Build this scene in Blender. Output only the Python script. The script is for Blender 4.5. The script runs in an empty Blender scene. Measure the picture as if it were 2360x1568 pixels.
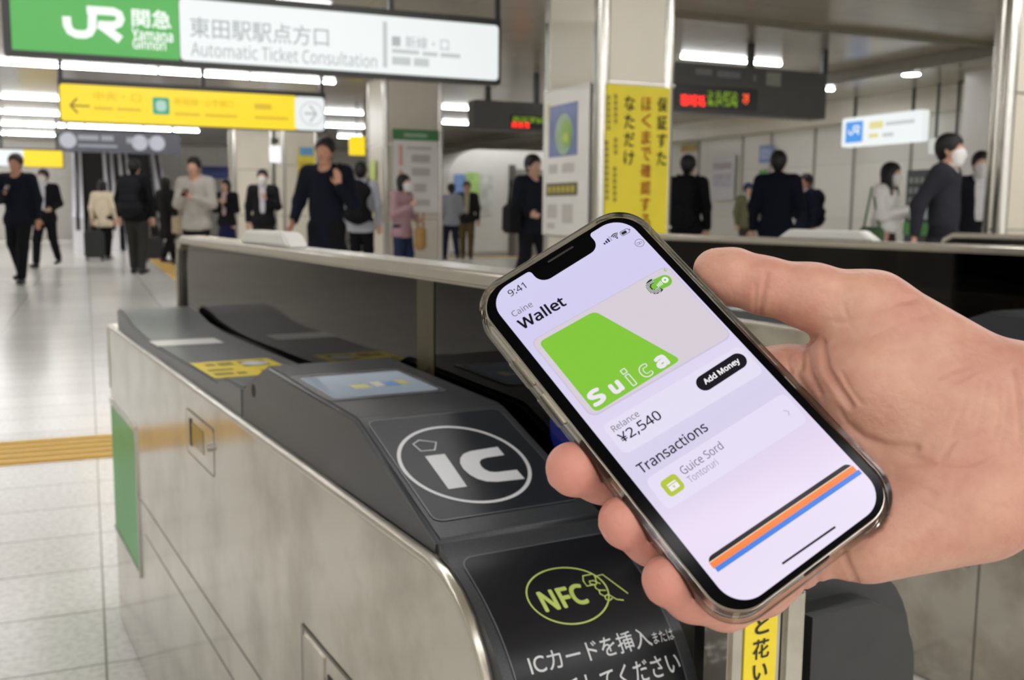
import bpy, bmesh, math, random
import numpy as np
from mathutils import Matrix, Vector

random.seed(7)
SC = bpy.context.scene
COL = SC.collection

# ------------------------------------------------------------------ camera
CAM_H = 1.04
F = 2300.0                      # focal length in pixels of the 2360 px wide frame
PITCH, ROLL = math.radians(7.24), math.radians(0.5)
CAMR = (Matrix.Rotation(math.pi / 2 - PITCH, 3, 'X') @ Matrix.Rotation(ROLL, 3, 'Z'))
cd = bpy.data.cameras.new('camera')
cam = bpy.data.objects.new('camera', cd)
COL.objects.link(cam)
cam.matrix_world = Matrix.Translation((0, 0, CAM_H)) @ CAMR.to_4x4()
cd.sensor_width = 36.0
cd.lens = 36.0 * F / 2360.0
cd.clip_start, cd.clip_end = 0.02, 200
cd.dof.use_dof = True
cd.dof.focus_distance = 0.46
cd.dof.aperture_fstop = 16.5
SC.camera = cam

# ------------------------------------------------------------------ view and world
SC.view_settings.view_transform = 'Standard'
SC.view_settings.look = 'None'
SC.view_settings.exposure = 0.53
SC.view_settings.gamma = 1.0
SC.view_settings.use_curve_mapping = False
w = bpy.data.worlds.new('world')
SC.world = w
w.use_nodes = True
w.node_tree.nodes['Background'].inputs[0].default_value = (1.0, 0.985, 0.95, 1)
w.node_tree.nodes['Background'].inputs[1].default_value = 1.1
SC.cycles.max_bounces = 5
SC.cycles.diffuse_bounces = 3
SC.cycles.glossy_bounces = 3
SC.cycles.transmission_bounces = 4
SC.cycles.use_light_tree = False
SC.cycles.use_adaptive_sampling = True
SC.cycles.adaptive_threshold = 0.03
SC.cycles.transparent_max_bounces = 10
SC.cycles.caustics_reflective = False
SC.cycles.caustics_refractive = False
SC.cycles.sample_clamp_indirect = 6.0
TUBE = 21.0                     # radiance of the ceiling tubes in view
TUBE_OVER = 18.0                # and of the overhead ones, with the added hidden rows

# ------------------------------------------------------------------ helpers
def ray(x, y):
    return CAMR @ Vector(((x - 1180) / F, -(y - 784) / F, -1.0))
CPOS = Vector((0, 0, CAM_H))
def on_plane(x, y, p, n):
    d = ray(x, y)
    return CPOS + d * ((Vector(p) - CPOS).dot(n) / d.dot(n))
TH = math.radians(23)           # the hall is turned 23 degrees from the view axis
HV = Vector((math.cos(TH), math.sin(TH), 0))     # hall axis to the right
HU = Vector((-math.sin(TH), math.cos(TH), 0))    # hall axis away from the viewer
def hall(s, t, z=0.0):
    return HV * s + HU * t + Vector((0, 0, z))
def s_at(x, t, y=480):          # hall coordinate s of the vertical through pixel column x at depth t
    d = ray(x, y)
    return d.dot(HV) * t / d.dot(HU)
def t_at(x, s, y=480):
    d = ray(x, y)
    return d.dot(HU) * s / d.dot(HV)
def z_at(x, y, s, t):           # height of pixel (x, y) on the vertical line above (s, t)
    d = ray(x, y)
    h = math.hypot(d.x, d.y)
    return CAM_H + d.z / h * math.hypot(s, t)

def lin(c):
    if isinstance(c, str):
        c = [int(c[i:i + 2], 16) / 255 for i in (0, 2, 4)]
    return tuple(v / 12.92 if v <= 0.04045 else ((v + 0.055) / 1.055) ** 2.4 for v in c[:3]) + (1.0,)

MATS = {}
def mat(name, col, rough=0.5, metal=0.0, emit=None, es=1.0, spec=0.5, noise=None, bump=None, coat=0.0, sss=0.0):
    """principled material; noise=(scale, amount, stretch) varies the colour, bump=(scale, strength, stretch) the surface"""
    if name in MATS:
        return MATS[name]
    m = bpy.data.materials.new(name)
    m.use_nodes = True
    nt = m.node_tree
    b = nt.nodes['Principled BSDF']
    c = lin(col)
    b.inputs['Base Color'].default_value = c
    b.inputs['Roughness'].default_value = rough
    b.inputs['Metallic'].default_value = metal
    b.inputs['Specular IOR Level'].default_value = spec
    b.inputs['Coat Weight'].default_value = coat
    b.inputs['Coat Roughness'].default_value = 0.06
    if emit is not None:
        b.inputs['Emission Color'].default_value = lin(emit)
        b.inputs['Emission Strength'].default_value = es
    if sss:
        b.inputs['Subsurface Weight'].default_value = sss
        b.inputs['Subsurface Radius'].default_value = (0.006, 0.0025, 0.0012)
        b.inputs['Subsurface Scale'].default_value = 1.0
    if noise or bump:
        tc = nt.nodes.new('ShaderNodeTexCoord')
    if noise:
        mp = nt.nodes.new('ShaderNodeMapping')
        mp.inputs['Scale'].default_value = noise[2] if len(noise) > 2 else (1, 1, 1)
        nz = nt.nodes.new('ShaderNodeTexNoise')
        nz.inputs['Scale'].default_value = noise[0]
        nz.inputs['Detail'].default_value = 4
        rp = nt.nodes.new('ShaderNodeValToRGB')
        a = noise[1]
        rp.color_ramp.elements[0].position = 0.3
        rp.color_ramp.elements[1].position = 0.7
        rp.color_ramp.elements[0].color = tuple(v * (1 - a) for v in c[:3]) + (1,)
        rp.color_ramp.elements[1].color = tuple(min(1, v * (1 + a)) for v in c[:3]) + (1,)
        nt.links.new(tc.outputs['Object'], mp.inputs[0])
        nt.links.new(mp.outputs[0], nz.inputs[0])
        nt.links.new(nz.outputs[0], rp.inputs[0])
        nt.links.new(rp.outputs[0], b.inputs['Base Color'])
    if bump:
        mp = nt.nodes.new('ShaderNodeMapping')
        mp.inputs['Scale'].default_value = bump[2] if len(bump) > 2 else (1, 1, 1)
        nz = nt.nodes.new('ShaderNodeTexNoise')
        nz.inputs['Scale'].default_value = bump[0]
        nz.inputs['Detail'].default_value = 3
        bp = nt.nodes.new('ShaderNodeBump')
        bp.inputs['Strength'].default_value = bump[1]
        bp.inputs['Distance'].default_value = 0.002
        nt.links.new(tc.outputs['Object'], mp.inputs[0])
        nt.links.new(mp.outputs[0], nz.inputs[0])
        nt.links.new(nz.outputs[0], bp.inputs['Height'])
        nt.links.new(bp.outputs[0], b.inputs['Normal'])
    MATS[name] = m
    return m

def screen_mat(name, col, es=1.0):
    m = mat(name, '050505', rough=0.12, emit=col, es=es * 0.70, spec=0.06)
    m.cycles.emission_sampling = 'NONE'
    return m

class MB:
    """collects shapes and links them as ONE mesh object"""
    def __init__(self):
        self.v, self.f = [], []
    def add(self, vs, fs):
        o = len(self.v)
        self.v += [tuple(p) for p in vs]
        self.f += [tuple(i + o for i in q) for q in fs]
        return self
    def box(self, x0, y0, z0, x1, y1, z1):
        vs = [(x, y, z) for z in (z0, z1) for y in (y0, y1) for x in (x0, x1)]
        return self.add(vs, [(0, 2, 3, 1), (4, 5, 7, 6), (0, 1, 5, 4), (2, 6, 7, 3), (0, 4, 6, 2), (1, 3, 7, 5)])
    def prism(self, pts, c0, c1, fn):
        """polygon pts=(a,b) swept from c0 to c1; fn(a,b,c) gives the point"""
        n = len(pts)
        vs = [fn(a, b, c0) for a, b in pts] + [fn(a, b, c1) for a, b in pts]
        fs = [tuple(range(n))[::-1], tuple(range(n, 2 * n))]
        fs += [(i, (i + 1) % n, n + (i + 1) % n, n + i) for i in range(n)]
        return self.add(vs, fs)
    def tube(self, pts, r, n=8, closed=False, caps=True):
        pts = [Vector(p) for p in pts]
        m = len(pts)
        rr = r if isinstance(r, (list, tuple)) else [r] * m
        vs, up = [], None
        for i, p in enumerate(pts):
            a = pts[(i - 1) % m] if (closed or i) else p
            b = pts[(i + 1) % m] if (closed or i < m - 1) else p
            d = (b - a).normalized()
            if up is None:
                up = Vector((0, 0, 1)) if abs(d.z) < 0.9 else Vector((1, 0, 0))
            s = d.cross(up).normalized()
            up = s.cross(d).normalized()
            for k in range(n):
                t = 2 * math.pi * k / n
                vs.append(p + (s * math.cos(t) + up * math.sin(t)) * rr[i])
        fs = []
        for i in range(m if closed else m - 1):
            j = (i + 1) % m
            fs += [(i * n + k, i * n + (k + 1) % n, j * n + (k + 1) % n, j * n + k) for k in range(n)]
        if caps and not closed:
            fs += [tuple(range(n))[::-1], tuple(range((m - 1) * n, m * n))]
        return self.add(vs, fs)
    def strip(self, pts, wd, fn, closed=False):
        """flat band of width wd along 2-D polyline pts; fn(a,b) gives the point"""
        P = [Vector((a, b)) for a, b in pts]
        m, vs = len(P), []
        for i, p in enumerate(P):
            a = P[(i - 1) % m] if (closed or i) else p
            b = P[(i + 1) % m] if (closed or i < m - 1) else p
            d = (b - a)
            d = d.normalized() if d.length > 0 else Vector((1, 0))
            q = Vector((-d.y, d.x)) * wd / 2
            vs += [fn(*(p + q)), fn(*(p - q))]
        fs = [(2 * i, 2 * i + 1, 2 * ((i + 1) % m) + 1, 2 * ((i + 1) % m)) for i in range(m if closed else m - 1)]
        return self.add(vs, fs)
    def poly(self, pts, fn):
        return self.add([fn(a, b) for a, b in pts], [tuple(range(len(pts)))])
    def build(self, name, m, parent=None, bevel=0.0, seg=2, smooth=False, angle=30):
        me = bpy.data.meshes.new(name)
        me.from_pydata(self.v, [], self.f)
        bm = bmesh.new()
        bm.from_mesh(me)
        bmesh.ops.recalc_face_normals(bm, faces=bm.faces)
        if bevel:
            es = [e for e in bm.edges if len(e.link_faces) == 2 and e.calc_face_angle(0) > math.radians(angle)]
            bmesh.ops.bevel(bm, geom=es, offset=bevel, segments=seg, affect='EDGES', clamp_overlap=True)
        if smooth or bevel:
            for fc in bm.faces:
                fc.smooth = True
        bm.to_mesh(me)
        bm.free()
        if smooth or bevel:
            try:
                me.set_sharp_from_angle(angle=math.radians(40))
            except Exception:
                pass
        return link(name, me, m, parent)

def link(name, me, m, parent=None):
    if m is not None:
        me.materials.clear()
        me.materials.append(m)
    o = bpy.data.objects.new(name, me)
    COL.objects.link(o)
    if parent is not None:
        o.parent = parent
    return o
def tag(o, label, cat, group=None, kind=None):
    o['label'] = label
    o['category'] = cat
    if group:
        o['group'] = group
    if kind:
        o['kind'] = kind
    return o
def empty(name, loc=(0, 0, 0), rz=0.0, label=None, cat=None, group=None):
    o = bpy.data.objects.new(name, None)
    o.empty_display_size = 0.05
    COL.objects.link(o)
    o.location = loc
    o.rotation_euler = (0, 0, rz)
    if label:
        tag(o, label, cat, group)
    return o
def struct(o):
    o['kind'] = 'structure'
    return o
def copy_tree(o, parent=None):
    c = o.copy()
    COL.objects.link(c)
    if parent is not None:
        c.parent = parent
    for ch in list(o.children):
        copy_tree(ch, c)
    return c
def rrect(x0, y0, x1, y1, r, n=6):
    pts = []
    for cx, cy, a0 in ((x1 - r, y1 - r, 0), (x0 + r, y1 - r, 90), (x0 + r, y0 + r, 180), (x1 - r, y0 + r, 270)):
        for k in range(n + 1):
            a = math.radians(a0 + 90 * k / n)
            pts.append((cx + r * math.cos(a), cy + r * math.sin(a)))
    return pts
def circle(cx, cy, r, n=32, ry=None):
    ry = ry or r
    return [(cx + r * math.cos(2 * math.pi * k / n), cy + ry * math.sin(2 * math.pi * k / n)) for k in range(n)]

try:                            # the interface font that ships inside Blender
    SANS = bpy.data.fonts.load(bpy.utils.system_resource('DATAFILES', path='fonts') + '/NotoSansHebrew-Regular.woff2')
except Exception:
    SANS = None
def text_mesh(body, bold=0.0, res=4, spacing=1.0, shear=0.0):
    cu = bpy.data.curves.new('text', 'FONT')
    cu.body = body
    cu.size = 1.0
    if SANS is not None and (body.isascii() or body.startswith('¥')):
        cu.font = SANS
    cu.resolution_u = res
    cu.space_character = spacing
    cu.shear = shear
    cu.align_x = 'LEFT'
    o = bpy.data.objects.new('text', cu)
    COL.objects.link(o)
    bpy.context.view_layer.update()
    dg = bpy.context.evaluated_depsgraph_get()
    me = bpy.data.meshes.new_from_object(o.evaluated_get(dg))
    bpy.data.objects.remove(o)
    bpy.data.curves.remove(cu)
    me.materials.clear()
    if bold > 0:                # heavier weight: the same letters laid over each other, slightly shifted
        bm = bmesh.new()
        for k in range(8):
            n0 = len(bm.verts)
            bm.from_mesh(me)
            bm.verts.ensure_lookup_table()
            a = math.pi * k / 4
            for v in bm.verts[n0:]:
                v.co += Vector((math.cos(a), math.sin(a), 0)) * bold
        bm.to_mesh(me)
        bm.free()
    return me
def text(name, body, m, parent, fn, fit, bold=0.0, rot=0.0, cut=0.0, res=4, spacing=1.0, shear=0.0, keep=False):
    """lettering fitted into fit=(x0,y0,x1,y1) of a surface fn(a,b); keep=True keeps the letter proportions by height"""
    me = text_mesh(body, bold, res, spacing, shear)
    co = np.array([v.co[:] for v in me.vertices])
    lo, hi = co.min(0), co.max(0)
    x0, y0, x1, y1 = fit
    sy = (y1 - y0) / max(1e-6, hi[1] - lo[1])
    sx = sy if keep else (x1 - x0) / max(1e-6, hi[0] - lo[0])
    bm = bmesh.new()
    bm.from_mesh(me)
    for v in bm.verts:
        v.co.x = (v.co.x - lo[0]) * sx
        v.co.y = (v.co.y - lo[1]) * sy
        v.co.z = 0
    if cut:
        h = cut
        while h < (y1 - y0):
            bmesh.ops.bisect_plane(bm, geom=bm.verts[:] + bm.edges[:] + bm.faces[:], plane_co=(0, h, 0), plane_no=(0, 1, 0))
            h += cut
    ca, sa = math.cos(rot), math.sin(rot)
    for v in bm.verts:
        a, b = v.co.x, v.co.y
        v.co = Vector(fn(x0 + a * ca - b * sa, y0 + a * sa + b * ca))
    bm.to_mesh(me)
    bm.free()
    me.name = name
    return link(name, me, m, parent)

# ---- implicit surfaces: blended round cones meshed as one skin
def smin(a, b, k):
    h = np.maximum(k - np.abs(a - b), 0.0) / k
    return np.minimum(a, b) - h * h * k * 0.25
def implicit(prims, res, k, pad=None):
    """prims: (a, b, ra, rb[, dict(flat=(axis, factor), k=, sub=True)]) -> verts, faces"""
    A = []
    for p in prims:
        o = p[4] if len(p) > 4 else {}
        A.append((np.array(p[0], float), np.array(p[1], float), float(p[2]), float(p[3]), o))
    pos = [q for q in A if not q[4].get('sub')]
    lo = np.min([np.minimum(q[0] - q[2], q[1] - q[3]) for q in pos], axis=0) - 3 * res - k * 0.3
    hi = np.max([np.maximum(q[0] + q[2], q[1] + q[3]) for q in pos], axis=0) + 3 * res + k * 0.3
    n = np.ceil((hi - lo) / res).astype(int) + 1
    ax = [lo[i] + res * np.arange(n[i]) for i in range(3)]
    Fd = np.full(n, 1e3, dtype=np.float32)
    for a, b, ra, rb, o in A:
        kk = o.get('k', k)
        R = max(ra, rb)
        m = kk + 3 * res
        sl = []
        for i in range(3):
            l = min(a[i], b[i]) - R - m
            h = max(a[i], b[i]) + R + m
            i0 = max(0, int((l - lo[i]) / res))
            i1 = min(n[i], int((h - lo[i]) / res) + 2)
            sl.append(slice(i0, max(i0, i1)))
        X = ax[0][sl[0]][:, None, None]
        Y = ax[1][sl[1]][None, :, None]
        Z = ax[2][sl[2]][None, None, :]
        ba = b - a
        L2 = max(1e-12, ba @ ba)
        t = np.clip(((X - a[0]) * ba[0] + (Y - a[1]) * ba[1] + (Z - a[2]) * ba[2]) / L2, 0, 1)
        dx, dy, dz = X - a[0] - t * ba[0], Y - a[1] - t * ba[1], Z - a[2] - t * ba[2]
        d2 = dx * dx + dy * dy + dz * dz
        if 'flat' in o:
            nx, s = np.array(o['flat'][0], float), o['flat'][1]
            nx = nx / np.linalg.norm(nx)
            c = dx * nx[0] + dy * nx[1] + dz * nx[2]
            d2 = d2 - c * c + (c / s) ** 2
        d = np.sqrt(np.maximum(d2, 0)) - (ra + (rb - ra) * t)
        S = Fd[tuple(sl)]
        if o.get('sub'):
            Fd[tuple(sl)] = -smin(-S, d, kk)
        else:
            Fd[tuple(sl)] = smin(S, d, kk)
    S = Fd < 0
    c8 = sum(S[i:n[0] - 1 + i, j:n[1] - 1 + j, l:n[2] - 1 + l].astype(np.int8) for i in (0, 1) for j in (0, 1) for l in (0, 1))
    I, J, K = np.nonzero((c8 > 0) & (c8 < 8))
    idx = -np.ones(tuple(n - 1), dtype=np.int64)
    idx[I, J, K] = np.arange(len(I))
    acc = np.zeros((len(I), 3))
    cnt = np.zeros(len(I))
    cor = [(i, j, l) for i in (0, 1) for j in (0, 1) for l in (0, 1)]
    for p in cor:
        for axs in range(3):
            if p[axs]:
                continue
            q = list(p)
            q[axs] = 1
            f0 = Fd[I + p[0], J + p[1], K + p[2]]
            f1 = Fd[I + q[0], J + q[1], K + q[2]]
            mk = (f0 < 0) != (f1 < 0)
            tt = np.where(mk, f0 / np.where(mk, f0 - f1, 1), 0)
            e = np.tile(np.array(p, float), (len(I), 1))
            e[:, axs] += tt
            acc[mk] += e[mk]
            cnt[mk] += 1
    V = lo + res * (np.stack([I, J, K], 1) + acc / cnt[:, None])
    FS = []
    for axs in range(3):
        u, v = [(1, 2), (2, 0), (0, 1)][axs]
        s0 = [slice(None)] * 3
        s1 = [slice(None)] * 3
        s0[axs], s1[axs] = slice(0, -1), slice(1, None)
        ch = S[tuple(s0)] != S[tuple(s1)]
        g = np.argwhere(ch)
        ok = (g[:, u] > 0) & (g[:, v] > 0) & (g[:, u] < n[u] - 1) & (g[:, v] < n[v] - 1)
        g = g[ok]
        def cell(du, dv):
            h = g.copy()
            h[:, u] -= du
            h[:, v] -= dv
            return idx[h[:, 0], h[:, 1], h[:, 2]]
        q = np.stack([cell(1, 1), cell(0, 1), cell(0, 0), cell(1, 0)], 1)
        ins = S[g[:, 0], g[:, 1], g[:, 2]]
        q[~ins] = q[~ins][:, ::-1]
        FS.append(q)
    return V, np.concatenate(FS)
def relax(V, Fq, it=1, lam=0.5):
    for _ in range(it):
        sm = np.zeros_like(V)
        c = np.zeros(len(V))
        for a, b in ((0, 1), (1, 2), (2, 3), (3, 0)):
            np.add.at(sm, Fq[:, a], V[Fq[:, b]])
            np.add.at(sm, Fq[:, b], V[Fq[:, a]])
            np.add.at(c, Fq[:, a], 1)
            np.add.at(c, Fq[:, b], 1)
        V = V + lam * (sm / np.maximum(c, 1)[:, None] - V)
    return V
def quads_obj(name, V, Fq, m, parent=None):
    me = bpy.data.meshes.new(name)
    me.vertices.add(len(V))
    me.vertices.foreach_set('co', V.astype(np.float32).ravel())
    me.loops.add(len(Fq) * 4)
    me.loops.foreach_set('vertex_index', Fq.astype(np.int32).ravel())
    me.polygons.add(len(Fq))
    me.polygons.foreach_set('loop_start', np.arange(0, len(Fq) * 4, 4, dtype=np.int32))
    me.polygons.foreach_set('use_smooth', np.ones(len(Fq), dtype=bool))
    me.update(calc_edges=True)
    me.validate()
    return link(name, me, m, parent)
def blob(name, prims, res, k, m, parent=None, it=1):
    V, Fq = implicit(prims, res, k)
    return quads_obj(name, relax(V, Fq, it), Fq, m, parent)

# ------------------------------------------------------------------ materials of the hall
def floor_material():
    m = mat('floor_tiles', 'c4c1b8', rough=0.2, spec=0.5)
    nt = m.node_tree
    b = nt.nodes['Principled BSDF']
    tc = nt.nodes.new('ShaderNodeTexCoord')
    br = nt.nodes.new('ShaderNodeTexBrick')
    br.offset = 0.0
    br.inputs['Scale'].default_value = 1.0
    br.inputs['Mortar Size'].default_value = 0.0035
    br.inputs['Mortar Smooth'].default_value = 0.4
    br.inputs['Bias'].default_value = 0.0
    br.inputs['Brick Width'].default_value = 0.70
    br.inputs['Row Height'].default_value = 0.34
    br.inputs['Color1'].default_value = lin('eae8e2')
    br.inputs['Color2'].default_value = lin('e2e0d9')
    br.inputs['Mortar'].default_value = lin('8e8b82')
    nz = nt.nodes.new('ShaderNodeTexNoise')
    nz.inputs['Scale'].default_value = 55
    nz.inputs['Detail'].default_value = 5
    rp = nt.nodes.new('ShaderNodeValToRGB')
    rp.color_ramp.elements[0].position = 0.32
    rp.color_ramp.elements[1].position = 0.6
    rp.color_ramp.elements[0].color = (0.80, 0.79, 0.765, 1)
    rp.color_ramp.elements[1].color = (1, 1, 1, 1)
    mx = nt.nodes.new('ShaderNodeMixRGB')
    mx.blend_type = 'MULTIPLY'
    mx.inputs[0].default_value = 1
    nt.links.new(tc.outputs['Object'], br.inputs[0])
    nt.links.new(tc.outputs['Object'], nz.inputs[0])
    nt.links.new(nz.outputs[0], rp.inputs[0])
    nt.links.new(br.outputs[0], mx.inputs[1])
    nt.links.new(rp.outputs[0], mx.inputs[2])
    nt.links.new(mx.outputs[0], b.inputs['Base Color'])
    return m
def panel_material(name, col, joint, bw, bh, rough, metal=0.0, off=0.0, mortar=0.006):
    m = mat(name, col, rough=rough, metal=metal)
    nt = m.node_tree
    b = nt.nodes['Principled BSDF']
    tc = nt.nodes.new('ShaderNodeTexCoord')
    br = nt.nodes.new('ShaderNodeTexBrick')
    br.offset = off
    c = lin(col)
    br.inputs['Scale'].default_value = 1.0
    br.inputs['Mortar Size'].default_value = mortar
    br.inputs['Brick Width'].default_value = bw
    br.inputs['Row Height'].default_value = bh
    br.inputs['Color1'].default_value = c
    br.inputs['Color2'].default_value = tuple(v * 0.94 for v in c[:3]) + (1,)
    br.inputs['Mortar'].default_value = lin(joint)
    nt.links.new(tc.outputs['Object'], br.inputs[0])
    nt.links.new(br.outputs[0], b.inputs['Base Color'])
    return m
def steel_material():
    m = mat('brushed_steel', 'c3beb2', rough=0.2, metal=0.82)
    nt = m.node_tree
    b = nt.nodes['Principled BSDF']
    tc = nt.nodes.new('ShaderNodeTexCoord')
    mp = nt.nodes.new('ShaderNodeMapping')
    mp.inputs['Scale'].default_value = (6, 6, 1.6)
    nz = nt.nodes.new('ShaderNodeTexNoise')
    nz.inputs['Scale'].default_value = 9
    nz.inputs['Detail'].default_value = 3
    mr = nt.nodes.new('ShaderNodeMapRange')
    mr.inputs[3].default_value = 0.1
    mr.inputs[4].default_value = 0.2
    n2 = nt.nodes.new('ShaderNodeTexNoise')
    n2.inputs['Scale'].default_value = 7
    n2.inputs['Detail'].default_value = 6
    n2.inputs['Roughness'].default_value = 0.6
    rp = nt.nodes.new('ShaderNodeValToRGB')
    rp.color_ramp.elements[0].position = 0.34
    rp.color_ramp.elements[1].position = 0.56
    rp.color_ramp.elements[0].color = lin('a59e90')
    rp.color_ramp.elements[1].color = lin('c3beb2')
    nt.links.new(tc.outputs['Object'], mp.inputs[0])
    nt.links.new(mp.outputs[0], nz.inputs[0])
    nt.links.new(nz.outputs[0], mr.inputs[0])
    nt.links.new(mr.outputs[0], b.inputs['Roughness'])
    nt.links.new(tc.outputs['Object'], n2.inputs[0])
    nt.links.new(n2.outputs[0], rp.inputs[0])
    nt.links.new(rp.outputs[0], b.inputs['Base Color'])
    return m
def tinted_glass():
    m = bpy.data.materials.new('dark_tinted_glass')
    m.use_nodes = True
    nt = m.node_tree
    nt.nodes.remove(nt.nodes['Principled BSDF'])
    out = nt.nodes['Material Output']
    tr = nt.nodes.new('ShaderNodeBsdfTransparent')
    tr.inputs[0].default_value = (0.12, 0.117, 0.108, 1)
    gl = nt.nodes.new('ShaderNodeBsdfGlossy')
    gl.inputs['Roughness'].default_value = 0.02
    gl.inputs['Color'].default_value = (0.9, 0.88, 0.85, 1)
    fr = nt.nodes.new('ShaderNodeFresnel')
    fr.inputs[0].default_value = 1.33
    mx = nt.nodes.new('ShaderNodeMixShader')
    nt.links.new(fr.outputs[0], mx.inputs[0])
    nt.links.new(tr.outputs[0], mx.inputs[1])
    nt.links.new(gl.outputs[0], mx.inputs[2])
    nt.links.new(mx.outputs[0], out.inputs[0])
    MATS['dark_tinted_glass'] = m
    return m
FLOOR = floor_material()
CEIL = panel_material('ceiling_panels', 'aaa192', '857d70', 1.8, 0.6, 0.2, metal=0.0, off=0.5)
CEIL.node_tree.nodes['Principled BSDF'].inputs['Specular IOR Level'].default_value = 0.5
WALL = panel_material('wall_panels', 'e8e4da', 'cfcbc0', 1.2, 1.0, 0.3)
WALLW = mat('white_wall', 'dfdcd4', rough=0.3, noise=(2, 0.03))
COLM = mat('column_cladding', 'd8d1bf', rough=0.35, noise=(1.5, 0.03))
STEEL = steel_material()
CHROME = mat('polished_trim', 'bdbab2', rough=0.25, metal=1.0, bump=(80, 0.03))
DARKF = mat('dark_metal', '35342f', rough=0.4, noise=(30, 0.1))
BLACK = mat('black_plastic', '161617', rough=0.4, noise=(60, 0.2))
YEL = mat('tactile_yellow', 'c4952f', rough=0.4, noise=(20, 0.1))
TGLASS = tinted_glass()

# ------------------------------------------------------------------ room shell (hall axes)
Z_C = 3.1
def hall_obj(o):
    o.rotation_euler = (0, 0, TH)
    return o
struct(hall_obj(MB().box(-8, -6, -0.2, 14, 35, 0).build('floor', FLOOR)))
struct(hall_obj(MB().box(-8, -6, Z_C, 14, 35, Z_C + 0.2).build('ceiling', CEIL)))
def wall(name, x0, y0, x1, y1, m):
    me = MB()
    L = math.hypot(x1 - x0, y1 - y0)
    me.prism([(0, 0), (L, 0), (L, Z_C), (0, Z_C)], 0, -0.2, lambda a, b, c: (a, b, c))
    ob = me.build(name, m)
    d = (hall(x1, y1) - hall(x0, y0)).normalized()
    n = Vector((d.y, -d.x, 0))
    ob.matrix_world = Matrix(((d.x, 0, n.x, hall(x0, y0).x), (d.y, 0, n.y, hall(x0, y0).y), (0, 1, 0, 0), (0, 0, 0, 1)))
    return struct(ob)
wall('wall_right', 13, 35, 13, 1, WALL)
wall('wall_far', -8, 34, 13, 34, WALL)
wall('wall_left', -7.8, -6, -7.8, 34, WALL)
# white lining and joint covers on the right wall
def wbox(name, s0, t0, z0, s1, t1, z1, m, bevel=0.0):
    return hall_obj(MB().box(s0, t0, z0, s1, t1, z1).build(name, m, bevel=bevel))
for i, px in enumerate((1606, 1705, 1770, 1870, 1960, 2090)):
    t = t_at(px, 12.97)
    struct(wbox('trim_%d' % (i + 1), 12.97, t - 0.02, 0, 13, t + 0.02, Z_C, mat('joint_cover', 'a5a198', rough=0.4, noise=(9, 0.04))))
struct(wbox('trim_7', 12.6, 1, 2.72, 13, 33.9, Z_C, COLM))
# ceiling joints: one across the hall, one along the right side
tj = 9.0
struct(wbox('trim_8', 4.6, tj, Z_C - 0.05, 13, tj + 0.12, Z_C, mat('ceiling_joint', '77705f', rough=0.5, noise=(9, 0.1))))
struct(wbox('trim_9', 10.0, 1, Z_C - 0.14, 10.16, 33, Z_C, mat('ceiling_joint', '77705f')))
struct(wbox('baseboard_right', 12.9, 1, 0, 13, 33.9, 0.12, CHROME))
struct(wbox('baseboard_far', -7.8, 33.9, 0, 12.9, 34, 0.12, CHROME))

# ------------------------------------------------------------------ ceiling lights
LAMP_WHITE = mat('lit_tube', 'ffffff', rough=0.4, emit='fcfcff', es=TUBE)
HOUSING = mat('lamp_housing', '8f8a80', rough=0.4, noise=(10, 0.02))
LAMP_OVER = mat('lit_overhead_tube', 'ffffff', rough=0.4, emit='fcfcff', es=TUBE_OVER)
lamp0 = None
OVER_ME = []
def lamp_over_mesh():
    if not OVER_ME:
        me = bpy.data.meshes['diffuser'].copy()
        me.materials.clear()
        me.materials.append(LAMP_OVER)
        OVER_ME.append(me)
    return OVER_ME[0]
def tube_light(s, t, label, group, length=1.25, over=False):
    global lamp0
    if lamp0 is None:
        r = empty('ceiling_light', (0, 0, 0), TH)
        MB().box(-0.503, -0.066, 0.052, 0.503, 0.066, 0.0615).build('housing', HOUSING, r)
        MB().prism([(0.055 * math.cos(a), 0.035 * math.sin(a)) for a in [math.radians(k * 30 - 180) for k in range(7)]],
                   -0.5, 0.5, lambda a, b, c: (c, a, b + 0.06)).build('diffuser', LAMP_WHITE, r)
        lamp0 = r
    else:
        r = copy_tree(lamp0)
    r.location = hall(s, t, Z_C - 0.062)
    if over:
        for c in r.children:
            if c.name.startswith('diffuser'):
                c.data = lamp_over_mesh()
    r.scale = (length, 1, 1)
    tag(r, label, 'light', group)
    return r
def light_row(t, s0, s1, label, group, over=False):
    n = max(1, round((s1 - s0) / 1.32))
    st_ = (s1 - s0) / n
    for k in range(n):
        tube_light(s0 + st_ * (k + 0.5), t, label, group, st_ - 0.05, over)
R2 = s_at(840, 20.9)
light_row(16.12, -5.6, 3.75, 'long white ceiling tube in the row just above the yellow hanging sign', 'ceiling tubes above the yellow sign')
light_row(20.9, -6.8, R2, 'white ceiling tube in the row level with the top of the yellow hanging sign', 'ceiling tubes second row')
light_row(24.2, -6.8, s_at(842, 24.2), 'white ceiling tube in the row level with the middle of the yellow hanging sign', 'ceiling tubes third row')
light_row(27.5, -6.8, 2.8, 'white ceiling tube in the row running just under the yellow hanging sign', 'ceiling tubes under the yellow sign')
light_row(27.5, s_at(780, 27.5), s_at(836, 27.5), 'short white ceiling tube, lowest of the three beside the pale column', 'short tubes by the column')
light_row(31.0, -6.8, -0.7, 'white ceiling tube in the farthest row at left above the small yellow sign', 'farthest ceiling tubes')
light_row(18.9, 6.3, 7.3, 'white ceiling tube beside the small departure board left of the big column', 'tube by the small board')
light_row(11.45, s_at(1560, 11.45), s_at(1786, 11.45), 'bright white ceiling tube right above the large departure board', 'tubes above the large board')
light_row(10.4, -5.6, 2.4, 'white ceiling tube hidden above the big green and white sign', 'tubes over the entrance', True)
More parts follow.
